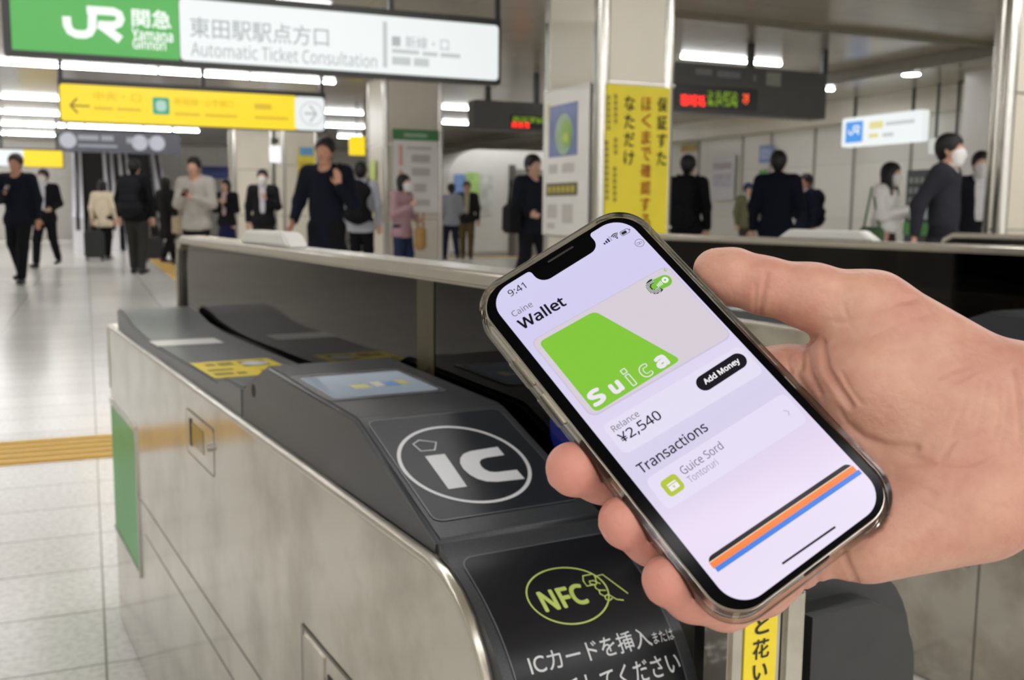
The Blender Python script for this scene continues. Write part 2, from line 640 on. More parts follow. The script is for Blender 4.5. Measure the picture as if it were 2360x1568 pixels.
light_row(12.7, -0.2, 3.3, 'added white ceiling tube hidden behind the lower edge of the big green and white sign', 'added tubes behind the big sign', True)  # unseen row added to brighten the far hall
light_row(6.4, -6.4, 2.9, 'white ceiling tube overhead in front of the big green and white sign', 'tubes over the gates', True)
light_row(5.2, 4.6, 11.5, 'white ceiling tube overhead to the right of the big column', 'tubes over the right side', True)
light_row(2.4, -6.4, 9.0, 'white ceiling tube overhead above the ticket gates', 'tubes above the gates', True)
light_row(-1.2, -6.4, 9.0, 'white ceiling tube overhead just behind the viewer', 'tubes behind the viewer', True)
light_row(-4.2, -6.4, 9.0, 'white ceiling tube overhead farther behind the viewer', 'tubes far behind the viewer', True)
light_row(15.6, 8.4, 11.6, 'white ceiling tube over the right hand concourse', 'tubes over the right concourse', True)
light_row(13.3, 8.0, 11.3, 'added white ceiling tube hidden behind the large departure board', 'added tubes behind the large board', True)  # added out of sight to light the right wall
light_row(22.0, 7.5, 11.8, 'white ceiling tube over the far right concourse', 'tubes over the far right concourse', True)
def downlight(px, py, label):
    d = ray(px, py)
    p = CPOS + d * ((Z_C - 0.02 - CAM_H) / d.z)
    r = empty('downlight', p, 0, label, 'light')
    MB().prism(circle(0, 0, 0.15, 24), 0, 0.02, lambda a, b, c: (a, b, c)).build('rim', CHROME, r)
    MB().prism(circle(0, 0, 0.12, 24), -0.008, 0.0, lambda a, b, c: (a, b, c)).build('diffuser', LAMP_WHITE, r)
downlight(2100, 172, 'round white ceiling downlight right of the large departure board')
downlight(2168, 214, 'smaller farther ceiling downlight above the white hanging sign with a blue emblem')

# ------------------------------------------------------------------ tactile paving
def tactile(name, s0, t0, s1, t1, along, label):
    r = empty(name, hall(s0, t0, 0), TH, label, 'tactile paving')
    b = MB().box(0, 0, 0, s1 - s0, t1 - t0, 0.003)
    b.build('base', YEL, r)
    m = MB()
    wd = (t1 - t0) if along == 's' else (s1 - s0)
    n = max(4, int(wd / 0.085))
    for k in range(n):
        c = (k + 0.5) * wd / n
        if along == 's':
            m.box(0, c - 0.018, 0.003, s1 - s0, c + 0.018, 0.008)
        else:
            m.box(c - 0.018, 0, 0.003, c + 0.018, t1 - t0, 0.008)
    m.build('bars', mat('tactile_bar', 'e8c052', rough=0.4, noise=(14, 0.08)), r)
tactile('tactile_strip', -7.5, 4.46, 12.5, 4.93, 's', 'yellow tactile paving strip crossing the near floor behind the front ticket gate')
tactile('tactile_strip', 1.18, 14.0, 1.52, 27.0, 't', 'yellow tactile paving strip running away between the walking people')
tactile('tactile_strip', 7.2, 21.6, 11.8, 22.0, 's', 'yellow tactile paving strip on the far floor before the white booth')

# ------------------------------------------------------------------ columns
def column(s0, t0, s1, t1, label, guard=0.045):
    r = empty('column', hall(s0, t0), TH, label, 'column')
    w_, d_ = s1 - s0, t1 - t0
    MB().box(0.02, 0.02, 0, w_ - 0.02, d_ - 0.02, Z_C - 0.002).build('cladding', COLM, r)
    for x, y in ((0, 0), (w_, 0), (0, d_), (w_, d_)):
        cx = guard if x == 0 else w_ - guard
        cy = guard if y == 0 else d_ - guard
        MB().prism(circle(cx, cy, guard, 20), 0, Z_C - 0.003, lambda a, b, c: (a, b, c)).build('corner_guard', CHROME, r, smooth=True)
    j = MB()
    for z in (0.93, 2.07):
        j.box(0.012, 0.012, z, w_ - 0.012, d_ - 0.012, z + 0.015)
    j.build('joint_band', CHROME, r)
    MB().box(0.0, 0.0, 0, w_, d_, 0.1).build('plinth', CHROME, r)
    return r
C1 = (3.73, 7.11, 4.45, 8.15)
column(*C1, 'nearest square column with a tall yellow banner and steel corner guards', 0.065)
t2 = 15.0
C2 = (s_at(885, t2), t2, s_at(1022, t2), t2 + 1.0)
column(*C2, 'square column carrying a white notice board with a green header')
t3 = 23.0
C3 = (s_at(652, t3), t3, s_at(735, t3), t3 + 0.9)
column(*C3, 'beige column behind the man in the navy jumper')
t4 = 26.0
C4 = (s_at(540, t4), t4, s_at(632, t4), t4 + 0.9)
column(*C4, 'far beige column behind the man in an open black jacket')
t5 = 6.2
C5 = (s_at(2308, t5), t5, s_at(2308, t5) + 0.75, t5 + 0.22)
column(*C5, 'white column cut off by the right edge of the picture', 0.06)

# wall block right of the departure board
blk = wbox('partition_wall', 11.6, t_at(2205, 11.6) - 1.2, 0, 12.98, t_at(2205, 11.6), Z_C - 0.002, WALLW)
tag(blk, 'white partition wall block projecting beside the man in the grey blazer', 'wall')

# ------------------------------------------------------------------ escalators
DSTEP = mat('escalator_step', '1b1813', rough=0.45, metal=0.4, noise=(20, 0.2))
BALU = mat('balustrade_panel', 'eeeef4', rough=0.35, metal=0.1, noise=(3, 0.05))
def escalator(px0, px1, label):
    t0 = 27.8
    s0, s1 = s_at(px0, t0), s_at(px1, t0)
    r = empty('escalator', hall(s0, t0), TH, label, 'escalator')
    wd = s1 - s0
    n = 14
    pr = [(0.0, 0.0)]
    y, z = 0.6, 0.0
    for k in range(n):
        pr += [(y, z), (y, z + 0.21)]
        z += 0.21
        y += 0.36
    pr += [(y + 0.1, z), (y + 0.1, 0.0)]
    pr = [(a, min(b, Z_C - 0.02)) for a, b in pr]
    MB().prism(pr, 0.25, wd - 0.25, lambda a, b, c: (c, a, b)).build('steps', DSTEP, r)
    yl, zl = y, min(z, Z_C - 0.06)
    for x in (0.0, wd - 0.26):
        side = [(-0.5, 0), (-0.5, 0.85), (-0.3, 0.95), (0.6, 0.95), (yl - 1.8, zl - 0.1), (yl, zl), (yl, 0)]
        b = MB().prism(side, x, x + 0.26, lambda a, bb, c: (c, a, bb)).build('balustrade', BALU, r)
        MB().tube([(x + 0.13, a, bb + 0.03) for a, bb in ((-0.55, 0.5), (-0.52, 0.82), (-0.3, 0.94), (0.6, 0.94), (yl - 1.8, zl - 0.11))], 0.045).build('handrail', BLACK, b)
    return r
escalator(166, 272, 'left escalator with dark steps climbing under the grey sign')
escalator(286, 396, 'right escalator with dark steps climbing behind the man with a black backpack')

# ------------------------------------------------------------------ white booth with rounded roof
kt = 22.6
ks0, ks1 = s_at(1035, kt), s_at(1262, kt)
kb = empty('station_booth', hall(ks0, kt), TH, 'white station booth with a rounded roof edge and grey doorway, left of the big column', 'booth')
kw = ks1 - ks0
prof = [(0, 0), (kw, 0), (kw, 2.55), (0.75, 2.55)] + [(0.75 - 0.75 * math.sin(math.radians(a)), 1.85 + 0.7 * math.cos(math.radians(a))) for a in range(15, 91, 15)]
MB().prism(prof, 0, 2.5, lambda a, b, c: (a, c, b)).build('shell', mat('booth_white', 'dcdad3', rough=0.3, noise=(3, 0.02)), kb, smooth=True)
dx0 = s_at(1186, kt) - ks0
MB().box(dx0, -0.03, 0, dx0 + 0.75, 0.0, 2.1).build('doorway', mat('grey_door', '8b8880', rough=0.4, noise=(5, 0.04)), kb)
MB().box(dx0 - 0.16, -0.05, 0, dx0, 0.0, 2.2).build('door_jamb', mat('door_frame', '6e6b63', rough=0.35, metal=0.5, noise=(5, 0.04)), kb)
for nm, a0, a1, z0, z1, c in (('map_poster', 1046, 1072, 0.95, 1.95, '7fa3d6'), ('green_poster', 1074, 1104, 1.25, 2.0, 'a9cf7c'), ('pale_poster', 1108, 1134, 1.0, 1.95, 'cfd2cc')):
    MB().box(s_at(a0, kt) - ks0, -0.025, z0, s_at(a1, kt) - ks0, 0.0, z1).build(nm, mat(nm + '_print', c, rough=0.4, noise=(4, 0.25)), kb)
MB().box(0.0, -0.04, 0, dx0 - 0.18, 0, 0.1).build('plinth', CHROME, kb)

# ------------------------------------------------------------------ ticket gates (local x across, y away along the gate, z up)
PLAST = mat('grey_housing', '585b5d', rough=0.34, metal=0.35, noise=(700, 0.22), bump=(900, 0.12))
PLASTD = mat('dark_housing', '383a3d', rough=0.36, metal=0.2, noise=(700, 0.25), bump=(900, 0.12))
PLATE = mat('black_plate', '1d2024', rough=0.3, spec=0.2, noise=(4, 0.18), bump=(6, 0.05))
PLATE2 = mat('black_gloss_plate', '131418', rough=0.32, spec=0.35, noise=(4, 0.15))
GREY_MARK = mat('light_grey_print', 'd2d3d5', rough=0.45, noise=(20, 0.02))
LIME = mat('lime_print', 'b9c96a', rough=0.45, noise=(20, 0.03))
GREENP = mat('green_panel', '3f9a46', rough=0.35, noise=(6, 0.06))
YSTK = mat('yellow_sticker', 'e8d02a', rough=0.4, noise=(9, 0.04))
INK = mat('black_ink', '191512', rough=0.5, noise=(30, 0.1))
GROOVE = mat('dark_gap', '1b1a18', rough=0.7, noise=(30, 0.1))
SEAMS = mat('steel_seam', '6d685e', rough=0.35, metal=0.8, noise=(30, 0.1))
RAILM = mat('bright_steel', 'c2bdb1', rough=0.26, metal=0.85, noise=(30, 0.04))
GW = 0.176                       # width of the housing
ANG = math.radians(29.36)
PTOP = [(1.775, .808), (1.70, .806), (1.62, .797), (1.56, .789), (1.45, .783), (1.32, .780), (0.774, .785), (.717, .799), (.617, .801), (.493, .848), (.18, .839), (-.013, .77)]
PNF = [(-.013, .77), (-.03, .762), (-.055, .752), (-.084, .737), (-.108, .7195), (-.128, .698), (-.146, .668), (-.161, .63), (-.172, .585), (-.18, .53), (-.186, .40), (-.188, .0)]
def smooth_poly(pts, n=6):
    out = []
    for i in range(len(pts) - 1):
        p0 = Vector(pts[max(0, i - 1)]); p1 = Vector(pts[i]); p2 = Vector(pts[i + 1]); p3 = Vector(pts[min(len(pts) - 1, i + 2)])
        for k in range(n):
            t = k / n
            out.append(tuple(0.5 * ((2 * p1) + (p2 - p0) * t + (2 * p0 - 5 * p1 + 4 * p2 - p3) * t * t + (3 * p1 - p0 - 3 * p2 + p3) * t ** 3)))
    return out + [pts[-1]]
PNS = smooth_poly(PNF, 10)
class Surf:
    """developed surface along a (u,z) profile; s is the arc length from s0"""
    def __init__(self, prof, s0):
        self.p = prof
        self.s = [s0]
        for a, b in zip(prof, prof[1:]):
            self.s.append(self.s[-1] + math.hypot(b[0] - a[0], b[1] - a[1]))
    def at(self, v, s, off=0.0):
        i = 0
        while i < len(self.p) - 2 and s > self.s[i + 1]:
            i += 1
        a, b = self.p[i], self.p[i + 1]
        L = self.s[i + 1] - self.s[i]
        k = (s - self.s[i]) / L
        du, dz = (b[0] - a[0]) / L, (b[1] - a[1]) / L
        return Vector((v, a[0] + (b[0] - a[0]) * k + dz * off, a[1] + (b[1] - a[1]) * k - du * off))
SIC = Surf([(.18, .839), (-.013, .77)], 1.606)
SNF = Surf(PNS, 1.811)
def build_gate():
    g = empty('ticket_gate', (0, 0, 0), 0)
    # steel body
    bp = [(1.90, 0.0), (1.90, .745), (1.885, .76), (-.005, .76), (-.035, .756), (-.058, .747), (-.078, .734), (-.096, .714), (-.112, .688), (-.126, .655), (-.138, .61), (-.148, .54), (-.153, .42), (-.155, 0.0)]
    body = MB().prism(bp, 0, GW - 0.002, lambda a, b, c: (c, a, b)).build('steel_body', STEEL, g, bevel=0.007, seg=4, angle=60)
    MB().tube([(.0042, 1.893, .60), (.0042, 1.893, .745), (.0042, 1.884, .7535)] + [(.0042, a - .002, b - .0066) for a, b in bp[3:-1]], .0064, 10).build('rolled_edge', RAILM, g, smooth=True)
    gp = [(1.89, .562), (1.53, .562), (1.515, .545), (1.515, .258), (1.525, .246), (1.89, .246)]
    MB().prism(gp, -.0015, .002, lambda a, b, c: (c, a, b)).build('green_panel', GREENP, g)
    fr = MB()
    fr.box(-.004, 1.508, .235, .001, 1.9, .245).box(-.004, 1.508, .563, .001, 1.9, .573).box(-.004, 1.504, .235, .001, 1.513, .573)
    fr.build('panel_frame', CHROME, g)
    gr = MB()
    gr.box(-.0006, -.14, .4185, .001, 1.50, .422)
    gr.box(-.0006, 0.474, .03, .001, 0.478, .355).box(-.0006, 0.474, .352, .001, 1.44, .355)
    gr.build('panel_seam', SEAMS, g)
    sc_ = MB().prism(circle(0.512, .296, .011, 20), -.002, .001, lambda a, b, c: (c, a, b)).build('screw', CHROME, g)
    MB().box(-.0026, .504, .2945, -.0018, .520, .2975).build('screw_slot', GROOVE, sc_)
    # small access door with a window and a keyhole
    o = rrect(.764, .640, .958, .713, .006)
    ad = MB().prism(o, -.0008, .001, lambda a, b, c: (c, a, b)).build('access_door', STEEL, g)
    MB().strip(o, .002, lambda a, b: (-.0011, a, b), closed=True).build('door_seam', SEAMS, ad)
    MB().box(-.0016, .83, .66, 0, .925, .697).build('window', mat('brown_window', '7d6a33', rough=0.12, noise=(9, 0.1)), ad)
    MB().box(-.0022, .918, .656, 0, .93, .701).build('window_frame', GROOVE, ad)
    MB().prism(circle(.782, .683, .0065, 20), -.007, 0, lambda a, b, c: (c, a, b)).build('lock', CHROME, ad, bevel=0.001)
    # lever hatch low on the near side
    MB().strip([(.05, .30), (.338, .30), (.338, .568), (.05, .568)], .006, lambda a, b: (-.0012, a, b), closed=True).build('hatch_frame', SEAMS, g)
    hp = MB().box(-.001, .06, .31, .0012, .25, .545).build('hatch_recess', GROOVE, g)
    MB().box(-.0016, .26, .31, .0012, .33, .56).build('hatch_plate', STEEL, g)
    MB().tube([(-.012, .235, .33), (-.014, .235, .49), (-.012, .225, .51), (-.002, .22, .515)], .0075).build('lever', CHROME, hp, smooth=True)
    MB().box(-.003, .12, .32, 0, .2, .45).build('green_tab', GREENP, hp)
    # top housing: low deck, display module
    deck = [(1.775, .74), ] + [p for p in PTOP if p[0] >= .617] + [(.617, .74)]
    dk = MB().prism(deck, .007, GW, lambda a, b, c: (c, a, b)).build('deck', PLAST, g, bevel=0.004, seg=2, angle=12)
    def top(v, u, off=0.0006):
        for (a, za), (b, zb) in zip(PTOP, PTOP[1:]):
            if b <= u <= a:
                return (v, u, za + (zb - za) * (u - a) / (b - a) + off)
        return (v, u, .8)
    def patch(name, v0, v1, u0, u1, m, par, off=0.0008, r=.004):
        n = 6
        vs, fs = [], []
        us = [u0 + (u1 - u0) * k / n for k in range(n + 1)]
        for u in us:
            vs += [top(v0, u, off), top(v1, u, off)]
        fs = [(2 * k, 2 * k + 1, 2 * k + 3, 2 * k + 2) for k in range(n)]
        return MB().add(vs, fs).build(name, m, par)
    patch('white_strip', .006, .132, 1.245, 1.335, mat('white_label', 'd8d8d2', rough=0.35, noise=(9, 0.03)), dk)
    yp = patch('yellow_sticker', .012, .145, .80, .985, YSTK, dk)
    yk = MB()
    rnd = random.Random(3)
    for a0, a1, b0, b1 in ((.02, .05, .82, .85), (.055, .07, .82, .845), (.02, .06, .87, .89), (.085, .13, .90, .965), (.05, .075, .925, .96), (.03, .045, .93, .955), (.095, .13, .83, .85)):
        yk.poly([(a0, b0), (a1, b0 + .004), (a1, b1), (a0, b1)], lambda a, b: top(a, b, .0014))
    yk.build('sticker_marks', mat('sticker_ink', '8f7d1c', rough=0.5, noise=(60, 0.3)), yp)
    MB().poly(circle(.108, .93, .022, 20, .024), lambda a, b: top(a, b, .0017)).build('sticker_picture', GREY_MARK, yp)
    mod = [(.6172, .74), (.6172, .801), (.493, .848), (.18, .839), (-.0135, .77), (-.0135, .752), (.0, .748)]
    dm = MB().prism(mod, .007, GW, lambda a, b, c: (c, a, b)).build('display_module', PLASTD, g, bevel=0.0045, seg=3, angle=12)
    MB().box(.0072, -.0168, .74, GW - .004, -.0132, .7676).build('shadow_gap', GROOVE, g)
    MB().prism(circle(.555, .806, .009, 16), -.0005, .004, lambda a, b, c: (c + .007, a, b)).build('sensor_hole', GROOVE, dm)
    # display window on the flat top
    SF = Surf([(.493, .848), (.18, .839)], 1.293)
    def sfn(off):
        return lambda a, b: SF.at(a, -b, off)
    dw = MB().prism(rrect(.010, -1.528, .148, -1.378, .008), .0002, .0012, lambda a, b, c: SF.at(a, -b, c)).build('display_bezel', mat('bezel_grey', '56585a', rough=0.22, noise=(12, 0.05)), dm)
    ds = MB().prism(rrect(.0175, -1.518, .141, -1.396, .005), .0012, .0016, lambda a, b, c: SF.at(a, -b, c)).build('display_screen', mat('dim_screen', '74808c', rough=0.1, emit='a9b6c4', es=0.16, noise=(8, 0.1)), dm)
    for k_, (a_, b_, w__, c_) in enumerate(((.055, -1.47, .02, 'c9c68a'), (.082, -1.465, .012, 'd8d6c4'), (.095, -1.47, .016, '6f9ad0'), (.112, -1.465, .012, 'c9c07a'))):
        MB().poly([(a_, b_ - .012), (a_ + w__, b_ - .012), (a_ + w__, b_ + .012), (a_, b_ + .012)], lambda a, b: SF.at(a, -b, .0019)).build('screen_picture', mat('pic_' + c_, c_, rough=.3, noise=(9, .1)), ds)
    # IC reader plate
    def ic(off):
        return lambda a, b: SIC.at(a, -b, off)
    pl = MB().prism(rrect(.0165, -1.785, .163, -1.616, .009), .0001, .0009, lambda a, b, c: SIC.at(a, -b, c)).build('reader_plate', PLATE, dm)
    MB().strip(rrect(.0165, -1.785, .163, -1.616, .009), .0011, ic(.001), closed=True).build('plate_edge', mat('plate_edge', '55585b', rough=0.3, noise=(20, 0.1)), pl)
    MB().strip(circle(.0817, -1.7055, .0618, 72, .0645), .0036, ic(.0013), closed=True).build('ring_print', GREY_MARK, pl)
    ipts = [(.0483, -1.6878), (.0687, -1.6878), (.0664, -1.7432), (.0478, -1.7432)]
    MB().poly(ipts, ic(.0013)).build('letter_i', GREY_MARK, pl)
    MB().strip([(.0455, -1.6653), (.0537, -1.6598), (.0693, -1.6665), (.0621, -1.6795), (.0481, -1.6784)], .0014, ic(.0013), closed=True).build('pentagon_print', GREY_MARK, pl)
    cpts = [(.1265, -1.6865), (.0955, -1.6885), (.087, -1.6915), (.0805, -1.698), (.0765, -1.7065), (.0755, -1.716), (.0775, -1.7265), (.0815, -1.734), (.088, -1.7395), (.098, -1.7425), (.1265, -1.7437),
            (.1262, -1.728), (.1045, -1.7275), (.0985, -1.7255), (.0952, -1.7205), (.0945, -1.7145), (.096, -1.7085), (.0995, -1.7045), (.106, -1.7025), (.1262, -1.7017)]
    MB().poly(cpts, ic(.0013)).build('letter_c', GREY_MARK, pl)
    # curved front module with the tap symbol
    pts = PNS
    n = len(pts)
    back = [(-.02 if k == 0 else p[0] + 0.0, p[1]) for k, p in enumerate(pts)]
    fm = [(-.0165, .7685)] + [p for p in pts if p[0] < -.0165] + [(-.12, .0), (-.12, .5), (-.09, .66), (-.05, .72), (-.0165, .74)]
    nf = MB().prism(fm, .007, GW, lambda a, b, c: (c, a, b)).build('reader_front', PLASTD, g, bevel=0.004, seg=3, angle=50)
    def grid(v0, v1, s0, s1, off, r=0.0):
        ns, vs, fs = 110, [], []
        for k in range(ns + 1):
            s = s0 + (s1 - s0) * k / ns
            ins = 0.0
            if r and s - s0 < r:
                ins = r - math.sqrt(max(0, r * r - (r - (s - s0)) ** 2))
            vs += [SNF.at(v0 + ins, s, off), SNF.at(v1 - ins, s, off)]
        fs = [(2 * k, 2 * k + 1, 2 * k + 3, 2 * k + 2) for k in range(ns)]
        return MB().add(vs, fs)
    fp = grid(.0165, .1645, 1.834, 2.12, .0007, .012).build('front_plate', PLATE2, nf, smooth=True)
    edge = [(.0165, -2.1)] + [(.0165, -1.96), (.0165, -1.90), (.0165, -1.87), (.0165, -1.846)] + [(.0165 + .012 - .012 * math.cos(math.radians(a)), -1.846 + .012 * math.sin(math.radians(a))) for a in range(15, 91, 15)]
    edge = [(.0165, -2.1 + .004 * k) for k in range(64)] + [(.0165 + .012 - .012 * math.cos(math.radians(a)), -1.846 + .012 * math.sin(math.radians(a))) for a in range(0, 91, 15)]
    edge += [(.181 - a, b) for a, b in edge[::-1]]
    def nfn(off):
        return lambda a, b: SNF.at(a, -b, off)
    MB().strip(edge, .0012, nfn(.0009)).build('plate_edge', mat('plate_edge', '55585b'), fp)
    MB().strip(circle(.0885, -1.892, .0365, 64, .0272), .0013, nfn(.0011), closed=True).build('tap_ring', LIME, fp)
    text('tap_lettering', 'NFC', LIME, fp, nfn(.0012), (.0615, -1.9045, .1035, -1.8845), bold=0.03, cut=.004)
    hd = MB()
    for q in ([(.1085, -1.8795), (.1185, -1.8775), (.1215, -1.8815), (.1185, -1.8815)], ):
        pass
    lines = [([(.1075, -1.8835), (.110, -1.8785), (.1195, -1.8785), (.1205, -1.8815), (.1175, -1.889), (.108, -1.889)], True),
             ([(.1195, -1.8815), (.128, -1.881), (.1405, -1.9035)], False),
             ([(.121, -1.8895), (.1165, -1.885), (.1125, -1.885), (.112, -1.8875), (.1155, -1.8895)], False),
             ([(.1155, -1.8895), (.1145, -1.8925), (.1165, -1.895), (.1225, -1.8965)], False),
             ([(.1165, -1.895), (.1155, -1.8985), (.1185, -1.9015), (.1225, -1.9005)], False),
             ([(.1185, -1.9015), (.118, -1.9045), (.121, -1.906), (.1245, -1.9045)], False),
             ([(.1225, -1.9005), (.1275, -1.9065), (.1335, -1.9085)], False)]
    for p, cl in lines:
        hd.strip(p, .0011, nfn(.0016), closed=cl)
    hd.build('tap_hand_symbol', LIME, fp)
    text('instruction_lettering', 'ICカードを挿入', GREY_MARK, fp, nfn(.0012), (.0305, -1.9495, .1425, -1.9335), bold=0.004, cut=.004)
    text('instruction_lettering', 'または', GREY_MARK, fp, nfn(.0012), (.1445, -1.9485, .165, -1.9395), cut=.004)
    text('instruction_lettering', 'タッチしてください', GREY_MARK, fp, nfn(.0012), (.0245, -1.974, .162, -1.957), bold=0.004, cut=.004)
    # tall dark screen with a steel rail on the right hand edge
    x0 = GW + .010
    gl = [(1.915, .60), (1.915, .90), (1.895, .945), (1.86, .962), (-.03, .962), (-.05, .94), (-.06, .60)]
    MB().prism(gl, x0, x0 + .008, lambda a, b, c: (c, a, b)).build('dark_screen', TGLASS, g)
    MB().box(x0 - .008, -.10, .0, x0 + .018, 1.915, .60).build('screen_base', STEEL, g, bevel=.002)
    MB().box(GW - .001, -.09, .55, x0 - .0005, 1.775, .775).build('seal', BLACK, g)
    rp = [(1.925, .60), (1.925, .905), (1.905, .955), (1.86, .977), (-.04, .977), (-.06, .958), (-.072, .91), (-.072, .60)]
    ri = [(1.912, .60), (1.912, .90), (1.895, .94), (1.857, .958), (-.037, .958), (-.052, .942), (-.06, .90), (-.06, .60)]
    rl = MB()
    m_ = len(rp)
    vs = [(x0 - .014, a, b) for a, b in rp] + [(x0 - .014, a, b) for a, b in ri] + [(x0 + .05, a, b) for a, b in rp] + [(x0 + .05, a, b) for a, b in ri]
    fs = []
    for i in range(m_ - 1):
        fs += [(i, i + 1, m_ + i + 1, m_ + i), (2 * m_ + i, 3 * m_ + i, 3 * m_ + i + 1, 2 * m_ + i + 1), (i, 2 * m_ + i, 2 * m_ + i + 1, i + 1), (m_ + i, m_ + i + 1, 3 * m_ + i + 1, 3 * m_ + i)]
    rl.add(vs, fs).build('rail', RAILM, g, bevel=.004, seg=3, angle=50)
    MB().prism([(1.30, .977), (.96, .977), (1.005, 1.003), (1.255, 1.003)], x0 - .006, x0 + .032, lambda a, b, c: (c, a, b)).build('sensor_hump', mat('pale_cap', 'd6d5cf', rough=0.3, noise=(9, 0.02)), g, bevel=.004, seg=3)
    MB().poly(circle(.072, .83, .03, 28), lambda a, b: (x0 - .001, a, b)).build('blue_reflection', mat('painted_blue_reflection', '101c66', rough=.2, noise=(30, .1)), g)  # blue reflection in the glass, painted on as a flat disc
    ys = MB().box(x0 - .0012, .378, .70, x0 - .0004, .428, .957).build('vertical_sticker', mat('dark_yellow_sticker', '39320a', rough=0.4, noise=(9, 0.06)), g)
    text('sticker_lettering', 'く', INK, ys, lambda a, b: (x0 - .0018, .403 - a, b), (-.02, .80, .02, .85))
    # steel post with a yellow sticker, and the folded flap pad beside it
    ps = MB().box(GW - .008, -.19, 0, .222, -.158, .745).build('front_post', STEEL, g, bevel=.003)
    MB().box(.2225, -.183, 0, .228, -.158, .74).build('post_gap', GROOVE, ps)
    MB().box(.2285, -.186, 0, .252, -.13, .745).build('second_post', STEEL, ps, bevel=.003)
    st_ = MB().box(.1815, -.1915, .45, .2145, -.1902, .742).build('yellow_sticker', YSTK, ps)
    fn = lambda a, b: (a, -.1921, b)
    text('sticker_lettering', 'と', INK, st_, fn, (.191, .7205, .2055, .7345), bold=.025)
    text('sticker_lettering', '花', INK, st_, fn, (.1895, .7005, .2065, .7165), bold=.015)
    text('sticker_lettering', 'い', INK, st_, fn, (.1905, .6835, .2055, .6965), bold=.025)
    text('sticker_lettering', 'た', INK, st_, fn, (.190, .6655, .206, .6795), bold=.02)
    pad = [(.253, .0), (.253, .735), (.34, .735)] + [(.34 + .10 * math.sin(math.radians(a)), .635 + .10 * math.cos(math.radians(a))) for a in range(10, 91, 10)] + [(.445, .5), (.447, .0)]
    MB().prism(pad, -.165, -.02, lambda a, b, c: (a, c, b)).build('flap_pad', mat('black_rubber', '2b2c2c', rough=0.42, noise=(40, 0.12)), g, bevel=.028, seg=6, angle=40)
    return g
GA = (-0.07265, 0.80344)
gate1 = build_gate()
gate1.location = (GA[0], GA[1], 0)
gate1.rotation_euler = (0, 0, ANG)
GV = Vector((math.cos(ANG), math.sin(ANG), 0))
GU = Vector((-math.sin(ANG), math.cos(ANG), 0))
tag(gate1, 'nearest steel ticket gate with a round IC reader and a tap panel under the phone', 'ticket gate', 'ticket gates')
for (dv, du), lb in (((1.54, .08), 'steel ticket gate with a black glass side behind the hand'),
                     ((3.02, .06), 'steel ticket gate at the right edge, only its rounded black rail end showing')):
    c = copy_tree(gate1)
    c.location = Vector((GA[0], GA[1], 0)) + GV * dv + GU * du
    tag(c, lb, 'ticket gate', 'ticket gates')

# ------------------------------------------------------------------ the phone (local millimetres, x right, y up, z out of the screen)
PM = Matrix(((0.82059384, -0.56572701, -0.08110922, 0.05649125), (0.28110977, 0.52310604, -0.80457279, 0.34610431),
             (0.49759728, 0.63742687, 0.58828898, 0.97778164), (0, 0, 0, 1)))
phone = empty('smartphone', (0, 0, 0), 0, 'smartphone in a clear case showing a wallet screen, held over the ticket gate', 'smartphone')
phone.matrix_world = PM
mm = 0.001
def ph(z):
    return lambda a, b: (a * mm, b * mm, z * mm)
def phc(a, b, c):
    return (a * mm, b * mm, c * mm)
def clear_plastic():
    m = bpy.data.materials.new('clear_case')
    m.use_nodes = True
    nt = m.node_tree
    nt.nodes.remove(nt.nodes['Principled BSDF'])
    tr = nt.nodes.new('ShaderNodeBsdfTransparent')
    tr.inputs[0].default_value = (0.94, 0.92, 0.87, 1)
    gl = nt.nodes.new('ShaderNodeBsdfGlossy')
    gl.inputs['Roughness'].default_value = 0.09
    fr = nt.nodes.new('ShaderNodeLayerWeight')
    fr.inputs[0].default_value = 0.26
    mx = nt.nodes.new('ShaderNodeMixShader')
    tc = nt.nodes.new('ShaderNodeTexCoord')
    nz = nt.nodes.new('ShaderNodeTexNoise')
    nz.inputs['Scale'].default_value = 60
    bp = nt.nodes.new('ShaderNodeBump')
    bp.inputs['Strength'].default_value = 0.25
    bp.inputs['Distance'].default_value = 0.0008
    nt.links.new(tc.outputs['Object'], nz.inputs[0])
    nt.links.new(nz.outputs[0], bp.inputs['Height'])
    nt.links.new(bp.outputs[0], gl.inputs['Normal'])
    nt.links.new(fr.outputs['Fresnel'], mx.inputs[0])
    nt.links.new(tr.outputs[0], mx.inputs[1])
    nt.links.new(gl.outputs[0], mx.inputs[2])
    nt.links.new(mx.outputs[0], nt.nodes['Material Output'].inputs[0])
    return m
CASE = clear_plastic()
PSTEEL = mat('phone_frame', 'd2ccbf', rough=0.3, metal=1.0, noise=(30, 0.04))
PGLASS = mat('phone_glass', '060607', rough=0.1, spec=0.05)
MB().prism(rrect(-35.75, -74.2, 35.75, 74.2, 12.2, 12), -7.6, -0.2, phc).build('frame', PSTEEL, phone, bevel=0.0009, seg=3)
gls = MB().prism(rrect(-35.3, -73.8, 35.3, 73.8, 11.8, 12), -0.2, 0.45, phc).build('front_glass', PGLASS, phone, bevel=0.0003, seg=2)
